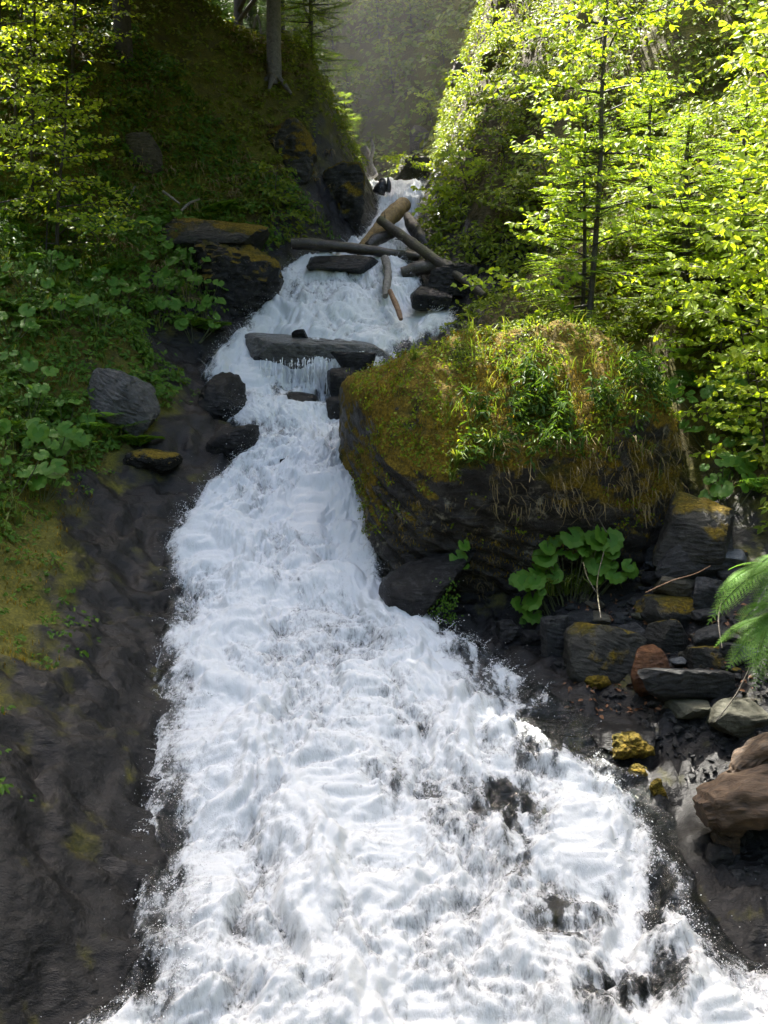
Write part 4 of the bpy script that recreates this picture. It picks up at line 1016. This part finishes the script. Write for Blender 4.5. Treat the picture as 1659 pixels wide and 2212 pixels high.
mb = MB(); pp = W(rng.uniform(930, 985, 260), rng.uniform(1255, 1345, 260), 9.72); leaves(mb, pp + rng.normal(size=pp.shape) * .03, np.array([0, -1, .5]), .035, .4)
tag(mb.build('hanging_leaves', M['herb'], smooth=False), 'small-leaved cress hanging over the smooth wet rock', None, None, 'stuff')
p = hit1(*Q(450, 600)); grass('grass', 0, p + rng.normal(size=(14, 3)) * np.array([.16, .06, .02]), .34, .4, 'grass', 'grass tuft under the butterbur clump', lean=(0, -.5, -.2), per=10)
# litter on the rubble
U, V = Q(rng.uniform(400, 1560, 500), rng.uniform(600, 1350, 500)); p = hit(U, V) + np.array([0, 0, .015]); mb = MB(); leaves(mb, p, np.array([0, -.2, 1]), .06, .35)
tag(mb.build('leaf_litter', M['litter'], smooth=False), 'fallen brown leaves between the stones of the right bank', None, None, 'stuff')

# ------------------------------------------------------------------ trees
def branch_leaves(mbw, mbl, start, d, L, g, leaf, r0=.012, nside=7, droop=.12, flat=.35, dens=1.0, tv=LEAF_V, tf=LEAF_F):
    """one leafy branch: main axis, alternating twigs in one plane, leaves along the twigs"""
    t = np.linspace(0, 1, 8); d = nrm(d)
    side = nrm(np.cross(d, [0, 0, 1.]) + 1e-4)
    pts = start + d * (L * t)[:, None] + np.array([0, 0, -1]) * (droop * L * t ** 2)[:, None] + side * (.05 * L * np.sin(t * 5 + g.uniform(0, 6)))[:, None]
    tube(mbw, pts, np.linspace(r0, r0 * .25, 8), 5, cap=False)
    P, D = [], []
    for j in range(nside):
        s = .15 + .85 * (j + g.uniform(0, .6)) / nside; i = min(int(s * 7), 6); b = pts[i] + (pts[i + 1] - pts[i]) * (s * 7 - i)
        sg = 1 if j % 2 else -1; l2 = L * .42 * (1.1 - .75 * s) * g.uniform(.7, 1.2) + leaf
        dd = nrm(d * .75 + side * sg * .8 + np.array([0, 0, g.normal() * .18 - .05]))
        tw = b + dd * (l2 * np.linspace(0, 1, 5))[:, None] - np.array([0, 0, 1]) * (.12 * l2 * np.linspace(0, 1, 5) ** 2)[:, None]
        tube(mbw, tw, np.linspace(r0 * .4, .0015, 5), 4, cap=False)
        m = max(int(l2 / leaf * 1.7 * dens), 3); q = np.linspace(.12, 1, m)
        P.append(b + dd * (l2 * q)[:, None] + g.normal(size=(m, 3)) * leaf * .12)
        sd2 = nrm(np.cross(dd, [0, 0, 1.]) + 1e-4); D.append(dd * .6 + sd2 * np.where(np.arange(m) % 2, 1, -1)[:, None] * .8)
    m = max(int(L / leaf * .8 * dens), 3); q = np.linspace(.3, 1, m); P.append(np.stack([np.interp(q, t, pts[:, k]) for k in range(3)], 1)); D.append(np.tile(d, (m, 1)) + side * np.where(np.arange(m) % 2, 1, -1)[:, None] * .7)
    P, D = np.concatenate(P), np.concatenate(D)
    leaves(mbl, P, np.array([0, -.5, .7]), leaf, flat, xdir=D, droop=.3, g=g, tv=BEECH_V, tf=tf)

def sapling(name, trunk, r, nb, blen, leaf, label, g, material='beech', bark='darkbark', cat='tree', t0=.2, az=None, extra=(), dens=1.0, nside=7, group=None, rise_=.25):
    trunk = np.asarray(trunk, float); base = trunk[0].copy(); trunk = trunk - base
    e = tag(empty(name, base), label, cat, group); mw, ml = MB(), MB()
    tube(mw, trunk, np.linspace(r, r * .3, len(trunk)), 8, .1, sub=6)
    cum = np.concatenate([[0], np.cumsum(np.linalg.norm(np.diff(trunk, axis=0), axis=1))]); cum /= cum[-1]
    for k in range(nb):
        s = t0 + (1 - t0) * (k + g.uniform(0, .8)) / nb; p = np.array([np.interp(s, cum, trunk[:, j]) for j in range(3)])
        a = (k * 2.4 + g.uniform(-.5, .5)) if az is None else az[0] + g.uniform(-1, 1) * az[1] + (math.pi if az[2] and k % 2 else 0)
        d = np.array([math.cos(a), math.sin(a), rise_ + g.normal() * .15])
        branch_leaves(mw, ml, p, d, blen * (1.15 - .7 * s) * g.uniform(.75, 1.25), g, leaf, r0=r * .32, dens=dens, nside=nside)
    for (a, b, L) in extra:
        branch_leaves(mw, ml, np.asarray(a) - base, np.asarray(b) - np.asarray(a), L, g, leaf, r0=r * .4, dens=dens, nside=nside + 3, droop=.2)
    mw.build('trunk', M[bark], e); ml.build('crown', M[material], e, smooth=False)
    return e

gt = np.random.default_rng(21)
tp = [W(1272, 700, 12.7), W(1280, 600, 12.75), W(1290, 470, 12.8), W(1298, 330, 12.8), W(1300, 200, 12.8), W(1308, 50, 12.8), W(1312, -120, 12.8), W(1318, -330, 12.8)]
ext = [(tp[0] + np.array([0, 0, .45]), W(960, 545, 12.3), 1.7), (tp[0] + np.array([0, 0, .25]), W(1000, 690, 12.2), 1.45), (tp[1], W(1110, 600, 12.2), 1.0), (tp[2], W(1150, 420, 12.3), .9), (tp[3], W(1120, 270, 12.4), 1.1), (tp[4], W(1060, 130, 12.4), 1.45), (tp[4], W(1480, 150, 12.4), 1.1), (tp[3], W(1450, 320, 12.4), 1.0), (tp[5], W(1120, 30, 12.4), 1.2), (tp[5], W(1500, -20, 12.4), 1.2)]
sapling('beech_tree', tp, .045, 34, 1.2, .088, 'slender young beech with layered bright leaves rising behind the boulder', gt, t0=.1, extra=ext, dens=1.35)
def lean_trunk(U, V, y, H_, lean=(0, 0)):
    b = W(U, V, y); b[2] = min(b[2], H(b[0], b[1]) + .3) if y > 13.4 else b[2]
    return [b, b + np.array([lean[0] * .3, lean[1] * .3, H_ * .33]), b + np.array([lean[0] * .7, lean[1] * .6, H_ * .67]), b + np.array([lean[0], lean[1], H_])]
# beeches around the frame edge reaching in
for (u, v_, y_, h_, ln, az, lb, nb) in ((1820, 900, 10.5, 6.5, (-.3, 0), (math.pi, .7, False), 'beech outside the right edge sending sunlit leafy branches into the top right corner', 30),
                                  (1560, 420, 17.5, 2.5, (-.3, -.2), None, 'young beech on the right hillside behind the fir', 26),
                                  (1380, 250, 19.5, 1.8, (-.2, 0), None, 'beech bush on the sunlit slope behind the slender beech', 24),
                                  (1200, 60, 26, 2.4, (0, .2), None, 'bushy young tree on the rim of the gorge right of the mist', 26),
                                  (1090, -60, 28.5, 2.6, (0, .2), None, 'leafy tree high on the gorge rim at the top of the photo', 22),
                                  (1620, 180, 20, 2.2, (-.2, -.1), None, 'leafy tree high on the right slope near the corner', 26)):
    tr = lean_trunk(u, v_, y_, h_, ln); tr[0][2] = H(tr[0][0], tr[0][1]) - .1
    sapling('beech_tree', tr, .04, nb + 4, 1.7 if h_ > 4.5 else .9, .095, lb, gt, t0=.08, az=az, dens=1.2, nside=9)
sapling('shrub', [W(900, 385, 23.3), W(893, 372, 23.2), W(880, 352, 23.0), W(868, 338, 22.9)], .02, 9, .8, .09, 'small sunlit leafy bush over the lip of the falls', gt, cat='shrub')
# shrubs on the right slope
for k, (u, v_, h_) in enumerate(((930, 250, .9), (960, 130, 1.1), (1020, 210, .8), (1090, 330, .9), (1010, 400, .7), (1150, 250, 1.0), (1080, 110, 1.0), (1190, 420, .8), (960, 460, .6), (1130, 470, .7))):
    b = hit1(u, v_ + 15); sapling('shrub', [b, b + np.array([-.1, -.1, h_ * .5]), b + np.array([-.2, -.15, h_])], .015, 12, .6, .085, 'leafy shrub on the slope right of the falls', gt, cat='shrub', material='herb_right' if k % 2 else 'beech', t0=.1, group='shrubs on the right slope')
for (u, v_, w_, h_, lb) in ((1000, 165, 50, 36, 'pale sunlit stone high on the right slope'), (1060, 130, 40, 30, 'smaller pale stone above the first on the right slope'), (905, 300, 40, 60, 'pale rock at the rim of the gorge')):
    rock('rock', u, v_, w_, h_, lb, 'tan', sub=4, npl=14)
for k, (u, v_, h_, lb) in enumerate(((1560, 780, 1.3, 'sunlit leafy bush right of the boulder near its top'), (1620, 880, 1.2, 'leafy bush at the right edge level with the boulder'), (1500, 720, 1.1, 'leafy bush just behind the right shoulder of the boulder'), (1650, 1010, 1.1, 'leafy bush at the right edge above the slate slab'), (1590, 640, 1.3, 'bright bush under the low spreading fir'))):
    b = hit1(u, v_ + 40, 10.5); sapling('shrub', [b, b + np.array([-.1, -.1, h_ * .5]), b + np.array([-.25, -.15, h_])], .015, 16, .7, .075, lb, gt, cat='shrub', t0=.05)
for k, (u, v_, h_, lb) in enumerate(((760, 250, 1.6, 'dim shrub hanging on the left of the gorge wall'), (850, 190, 1.6, 'dim shrub in the middle of the gorge wall'), (820, 80, 2.0, 'dim shrub high on the gorge wall'), (720, 100, 2.0, 'dim tree high in the gorge beside the slim fir'), (890, 60, 1.8, 'dim shrub under the right rim of the gorge'))):
    b = hit1(u, v_ + 15, 27); sapling('shrub', [b, b + np.array([-.1, -.4, h_ * .5]), b + np.array([-.2, -.8, h_])], .03, 16, 1.1, .14, lb, gt, cat='shrub', material='herb_right', t0=.05)
# left side broadleaf growth
for (u, v_, y_, h_, ln, lb) in ((60, 250, 15.5, 3.4, (.3, -.2), 'sunlit leafy bush in the upper left corner'), (150, 90, 17.5, 3.2, (.5, -.2), 'leafy sapling with arching twigs right of the corner bush'),
                         (20, 150, 16, 3.6, (.5, -.2), 'pale-leaved bush filling the sunlit upper left'), (110, 330, 15, 2.4, (.4, -.3), 'sunlit bush lower down beside the left frame edge'), (-40, 120, 14.5, 4, (.4, 0), 'leafy tree entering at the left edge of the photo'), (255, 330, 18, 1.2, (.1, 0), 'thin yellow-leaved sapling on the dark left slope'),
                         (90, 390, 15, 1.4, (.3, -.1), 'low leafy bush on the left slope below the sunlit corner'), (590, 460, 18.0, .9, (.1, 0), 'small green bush at the foot of the left crag')):
    tr = lean_trunk(u, v_, y_, h_, ln); tr[0][2] = H(tr[0][0], tr[0][1]) - .05
    big_ = h_ > 2
    sapling('shrub' if h_ < 3.3 else 'beech_tree', tr, .035 if big_ else .015, 20 if big_ else 10, 1.25 if big_ else .55, .085, lb, gt, cat='shrub' if h_ < 3.3 else 'tree', material='herb_right' if not big_ else 'beech', t0=.1)

def fir(name, base, H_, r, L0, label, g, material='fir', t0=.08, bark='darkbark', whorl=.26, cat='tree', nper=6, fan=1.0):
    e = tag(empty(name, base), label, cat); mw, ml = MB(), MB()
    tube(mw, [(0, 0, -.2), (.02, 0, H_ * .3), (-.02, .01, H_ * .7), (0, 0, H_)], [r, r * .8, r * .5, r * .12], 8, .1, sub=5)
    z = t0 * H_
    NV = np.array([(0, -.13, 0), (1, 0, .03), (0, .13, 0)]); NF = np.array([(0, 1, 2)])
    while z < H_ * .98:
        s = z / H_; L = L0 * (1 - s) ** .8 + .12
        for k in range(nper):
            a = g.uniform(0, 2 * math.pi); d = nrm(np.array([math.cos(a), math.sin(a), .15 - .25 * (1 - s) + g.normal() * .08])); sd = nrm(np.cross(d, [0, 0, 1.]))
            l = L * g.uniform(.7, 1.15); t = np.linspace(0, 1, 6); pts = np.array([0, 0, z]) + d * (l * t)[:, None] + np.array([0, 0, 1]) * (.12 * l * t ** 2)[:, None]
            tube(mw, pts, np.linspace(.012, .003, 6) * (.5 + l), 4, cap=False)
            nt = max(int(l / .085), 3)
            for j in range(nt):
                u = .15 + .85 * j / nt; b = np.array([np.interp(u, t, pts[:, q]) for q in range(3)])
                for sg in (-1, 1):
                    dd = nrm(d * .7 + sd * sg * .75 + np.array([0, 0, g.normal() * .1])); l2 = fan * (.36 * l * (1.08 - u) + .06) * g.uniform(.8, 1.2)
                    m = max(int(l2 / .016), 4); q = np.linspace(0, 1, m); pos = b + dd * (l2 * q)[:, None] - np.array([0, 0, .1]) * (l2 * q ** 2)[:, None]
                    s2 = nrm(np.cross(dd, [0, 0, 1.])); xa = dd * .45 + s2 * np.where(np.arange(m) % 2, 1, -1)[:, None]
                    place(ml, NV, NF, pos, xa, np.array([0, 0, 1.]) + .4 * g.normal(size=(m, 3)), .055 * g.uniform(.8, 1.2, m))
        z += whorl * g.uniform(.7, 1.3) * (.5 + .5 * (1 - s))
    mw.build('trunk', M[bark], e); ml.build('crown', M[material], e, smooth=False)
    return e
def on_ground(U, V, y):
    b = W(U, V, y); b[2] = H(b[0], b[1]) - .05; return b
b = on_ground(1470, 720, 13.2); fir('fir_tree', b, W(1490, 250, 13.2)[2] - b[2], .075, 1.25, 'young fir with dark trunk right of the slender beech', gt)
b = W(1255, 715, 12.95); fir('fir_tree', b, 3.2, .035, 1.1, 'thin fir sapling just left of the slender beech', gt, t0=.05, nper=5)
b = on_ground(1590, 700, 12.6); fir('fir_tree', b, 2.6, .05, 1.2, 'low spreading fir at the right edge above the boulder', gt, t0=.05)
b = on_ground(1390, 690, 14.6); fir('fir_tree', b, 2.6, .045, 1.0, 'small fir between the slender beech and the young fir', gt, t0=.05, nper=5)
b = on_ground(672, 200, 23.6); fir('fir_tree', b, 5.2, .06, 1.25, 'slim fir on the gorge edge beside the mist', gt, t0=.05)
b = on_ground(745, 250, 27.5); fir('fir_tree', b, 3.6, .05, 1.2, 'hazy fir standing inside the gorge', gt, t0=.05, nper=5)

# ------------------------------------------------------------------ tall spruces, and unseen canopy added with leaf clumps placed to shade the stream
def poly_mask(U, V, poly):
    poly = np.asarray(poly, float); ins = np.zeros(len(U), bool); j = len(poly) - 1
    for i in range(len(poly)):
        xi, yi = poly[i]; xj, yj = poly[j]
        c = ((yi > V) != (yj > V)) & (U < (xj - xi) * (V - yi) / (yj - yi + 1e-9) + xi); ins ^= c; j = i
    return ins
LIT = [[(890, 400), (880, 230), (930, 80), (1000, -100), (1800, -100), (1800, 1000), (1600, 900), (1480, 760), (1330, 600), (1250, 330), (1260, 190), (1130, 170), (1010, 290), (940, 370)],
       [(0, -60), (110, -60), (150, 60), (180, 200), (240, 330), (220, 440), (110, 400), (40, 350), (-40, 320), (-60, -50)],
       [(970, 1620), (1080, 1590), (1200, 1660), (1330, 1730), (1340, 1810), (1180, 1790), (1010, 1740)],
       [(1520, 1560), (1700, 1500), (1720, 1750), (1600, 1700), (1500, 1720)], [(1440, 770), (1500, 770), (1500, 930), (1440, 930)],
       [(1570, 1150), (1750, 1120), (1750, 1450), (1600, 1440)], [(690, 1290), (800, 1290), (800, 1370), (690, 1370)], [(240, 430), (330, 440), (330, 470), (240, 470)], [(820, 360), (920, 360), (920, 420), (820, 420)]]
uu, vv = [a.ravel() for a in np.meshgrid(np.arange(-120, 1800, 44), np.arange(-60, 2300, 44))]
uu = uu + rng.uniform(-20, 20, len(uu)); vv = vv + rng.uniform(-20, 20, len(vv))
lit = np.zeros(len(uu), bool)
for pl in LIT: lit |= poly_mask(uu, vv, pl)
TG = hit(uu, vv)
u2, v2 = [a.ravel() for a in np.meshgrid(np.arange(-60, 1760, 20), np.arange(-40, 2250, 20))]
lit2 = np.zeros(len(u2), bool)
for pl in LIT: lit2 |= poly_mask(u2, v2, pl)
LP = hit(u2[lit2], v2[lit2])
LP = np.concatenate([LP, [W(u, v_, y_) for u in range(1080, 1700, 70) for v_ in range(-40, 560, 70) for y_ in (12, 14)], [W(u, v_, 7.6) for u in (1580, 1640) for v_ in (1150, 1250, 1380)], [W(u, v_, 11.5) for u in (1500, 1570, 1640) for v_ in (700, 800, 900, 1000)], [W(u, v_, y_) for u in (-20, 30, 80, 130, 180) for v_ in (-20, 60, 140, 220, 300) if v_ > (u - 60) * 2.2 - 60 for y_ in (14.5, 16)]])
LC = np.where((proj(LP)[1] > 1450) & (proj(LP)[0] < 1480), 1.15, .75)      # wider gap over the sunlit patch of water
TREES = [  # visible trunks, then outside ones added to carry the shading canopy: (x, y, radius)
    *[(*(hit1(u, v_) if v_ > 100 else on_ground(u, v_, y_))[:2], r_) for u, v_, y_, r_ in ((592, 172, 22.6, .13), (510, 60, 27, .12), (345, 60, 25.5, .15), (268, 120, 22.5, .14), (185, 60, 26.5, .15), (60, -20, 29, .2))],
    (-6.2, 10.0, .2), (7.6, 12.6, .16), (-9.5, 13.5, .25), (-12, 18, .28), (-7.5, 5.0, .22), (8.5, 8.0, .2), (-15, 24, .28), (-4.5, 31.5, .22), (9.0, 24.5, .22), (11, 14, .2), (1.5, 36.5, .2)]
TREES = np.array(TREES)
cl = []; CK = []
for k in np.where(~lit & (TG[:, 1] < 40))[0]:
    if uu[k] < 640 and vv[k] < 430 and rng.uniform() < .7: continue
    for trial in range(30):
        z_top = TG[k, 2] + rng.uniform(7, 22)
        c = TG[k] + SD * ((z_top - TG[k, 2]) / SD[2])  # clump goes up the sun ray of a point meant for shade
        U, V, D = proj(c)
        if D > 0 and V > -1.35 * FPX / D - 30 and -250 < U < 1900: continue
        w = LP - c; t = w @ SD; dist = np.linalg.norm(w - t[:, None] * SD, axis=1)
        if ((t < 0) & (dist < LC)).any(): continue
        dt = np.hypot(TREES[:, 0] - c[0], TREES[:, 1] - c[1])
        if dt.min() > 9: continue
        cl.append((*c, dt.argmin())); CK.append(vv[k]); break
cl = np.array(cl); CK = np.array(CK)
TN_ = ['tree at the left edge whose boughs overhang the stream', 'tree at the right edge whose boughs overhang the boulder']
TN = ['tall straight grey spruce trunk on the crest of the left hill', 'dark tall trunk behind the grey spruce', 'broad dark trunk in the shade of the upper left', 'dark trunk above the sunlit left corner', 'dim trunk far up the left hill', 'dim trunk at the top left corner',
      'tree left of the frame whose canopy overhangs the stream', 'tree beyond the left edge shading the left bank', 'tree beside the camera on the left bank', 'tree outside the right edge near the driftwood', 'tree high beyond the left hill', 'tree in the gorge behind the left hill', 'tree on the slope above the right hillside', 'tree right of the frame above the boulder', 'tree on the misty gorge wall']
TN = TN[:6] + TN_ + TN[6:]
for k, (x, y, r) in enumerate(TREES):
    mine = cl[cl[:, 3] == k][:, :3]; b = np.array([x, y, H(x, y) - .2]); top = max(mine[:, 2].max() if len(mine) else 0, b[2] + 10) + 1 - b[2]
    e = tag(empty('spruce_tree' if k < 6 else 'broadleaf_tree', b), TN[k], 'tree'); mw, ml = MB(), MB()  # trees after the spruces are added to hold the shading clumps
    lx = (.15, 0) if k == 0 else gt.normal(size=2) * .25
    tube(mw, [(0, 0, 0), (lx[0] * .3, lx[1], top * .3), (lx[0], lx[1], top * .7), (lx[0], lx[1], top)], [r * 1.25, r, r * .6, r * .15], 12, .08, sub=8)
    if k == 0:
        for a in (3.6, 4.6, 5.6, 2.2): tube(mw, [(0, 0, .25), (math.cos(a) * .25, math.sin(a) * .25, .02), (math.cos(a) * .5, math.sin(a) * .5, -.25)], [r * .6, r * .45, r * .2], 6)
    for c in mine:
        c = c - b; hh = np.clip(c[2] - .25 * math.hypot(c[0], c[1]) - .5, 2.0, top * .95); s0 = np.array([lx[0] * hh / top, lx[1] * hh / top, hh])
        tube(mw, [s0, (s0 + c) / 2 + np.array([0, 0, .25]), c], [.07, .05, .02], 5, cap=False)
        n = 90; q = gt.normal(size=(n, 3)) * np.array([.55, .55, .33]); leaves(ml, c + q, np.array([0, 0, .5]), .33, .8, tv=DIA_V * np.array([1, 1.2, 1]), tf=DIA_F, g=gt)
    mw.build('trunk', M['bark'] if k == 0 else M['darkbark'], e)
    if len(mine): ml.build('crown', M['canopy'], e, smooth=False)

# dark spruces standing behind the left hill
sp = fir('spruce_tree', on_ground(420, 20, 29), 9, .14, 2.0, 'dark spruce behind the crest of the left hill', gt, 'spruce', t0=.06, whorl=.5, nper=5, fan=1.3)
SPL = ['shaded spruce left of the tall grey trunk', 'dark spruce between the two broad trunks', 'dim spruce far up behind the left slope', 'spruce low behind the crest near the gorge', 'dim spruce at the top of the photo left of centre', 'spruce high in the upper left shade']
for k, (u, v_, y_) in enumerate(((545, 60, 31), (300, 10, 31), (210, 0, 33), (610, 110, 29.5), (480, 40, 34), (110, -20, 30))):
    c = sp.copy(); C.objects.link(c); c.location = on_ground(u, v_, y_); c.rotation_euler = (0, 0, k * 1.3); c.scale = (1, 1, .8 + .1 * (k % 4)); c['label'] = SPL[k]
    for ch in sp.children:
        d = ch.copy(); C.objects.link(d); d.parent = c
# the wood goes on unseen behind the viewpoint; trees added to cut sky light
mw, ml = MB(), MB(); tube(mw, [(0, 0, -.5), (.1, 0, 5), (.2, .1, 12)], [.26, .2, .06], 8, .1, sub=4)
for k in range(110):
    c = np.array([gt.normal() * 2.3, gt.normal() * 2.3, gt.uniform(3, 13)]); tube(mw, [(0.1, 0, max(c[2] - 1, 1.5)), c], [.05, .015], 4, cap=False)
    leaves(ml, c + gt.normal(size=(60, 3)) * np.array([.6, .6, .4]), np.array([0, 0, .5]), .4, .8, tv=DIA_V * np.array([1, 1.2, 1]), tf=DIA_F, g=gt)
TM = (mw.build('trunk', M['darkbark'], link=False), ml.build('crown', M['canopy'], link=False, smooth=False))
BT = ['first', 'second', 'third', 'fourth', 'fifth', 'sixth', 'seventh', 'eighth', 'ninth', 'tenth', 'eleventh', 'twelfth']
for k, (x, y) in enumerate(((-10, -5), (-14, 3), (-5.5, -12), (9, -6), (13, 1), (1, -16), (7, -13), (-12, -10))):
    e = tag(empty('broadleaf_tree', (x, y, H(x, max(y, -1.9)) - .3)), f'{BT[k]} leafy tree in the wood behind the viewpoint, counted from the stream', 'tree', 'trees of the wood behind the viewpoint')
    e.rotation_euler = (0, 0, k * 1.7)
    obj('trunk', TM[0], e); obj('crown', TM[1], e)

# ------------------------------------------------------------------ spray cloud hanging in the gorge behind the falls
v, f = ico(4); v = v * (1 + .12 * fbm(v * 1.5 + 3, 2))[:, None] * np.array([5.0, 3.4, 6.0]) + np.array([-.6, 30.2, 9.0])
mb = MB(); mb.add(v, f)
hm = bpy.data.materials.new('mist_air'); hm.use_nodes = True; hn = hm.node_tree.nodes; hn.remove(hn['Principled BSDF'])
pv = hn.new('ShaderNodeVolumePrincipled'); pv.inputs['Color'].default_value = (.95, .97, 1, 1); pv.inputs['Density'].default_value = .0032; pv.inputs['Anisotropy'].default_value = .3
hm.node_tree.links.new(pv.outputs[0], hn['Material Output'].inputs['Volume'])
tag(mb.build('mist', hm), 'thin pale spray mist hanging in the gorge behind the falls', None, None, 'stuff')

order_labels([o for o in C.objects if o.parent is None and o.get('group') and ('butterbur' in o['group'] or 'shrubs' in o['group'] or 'rubble' in o['group'] or 'feathery' in o['group'])])
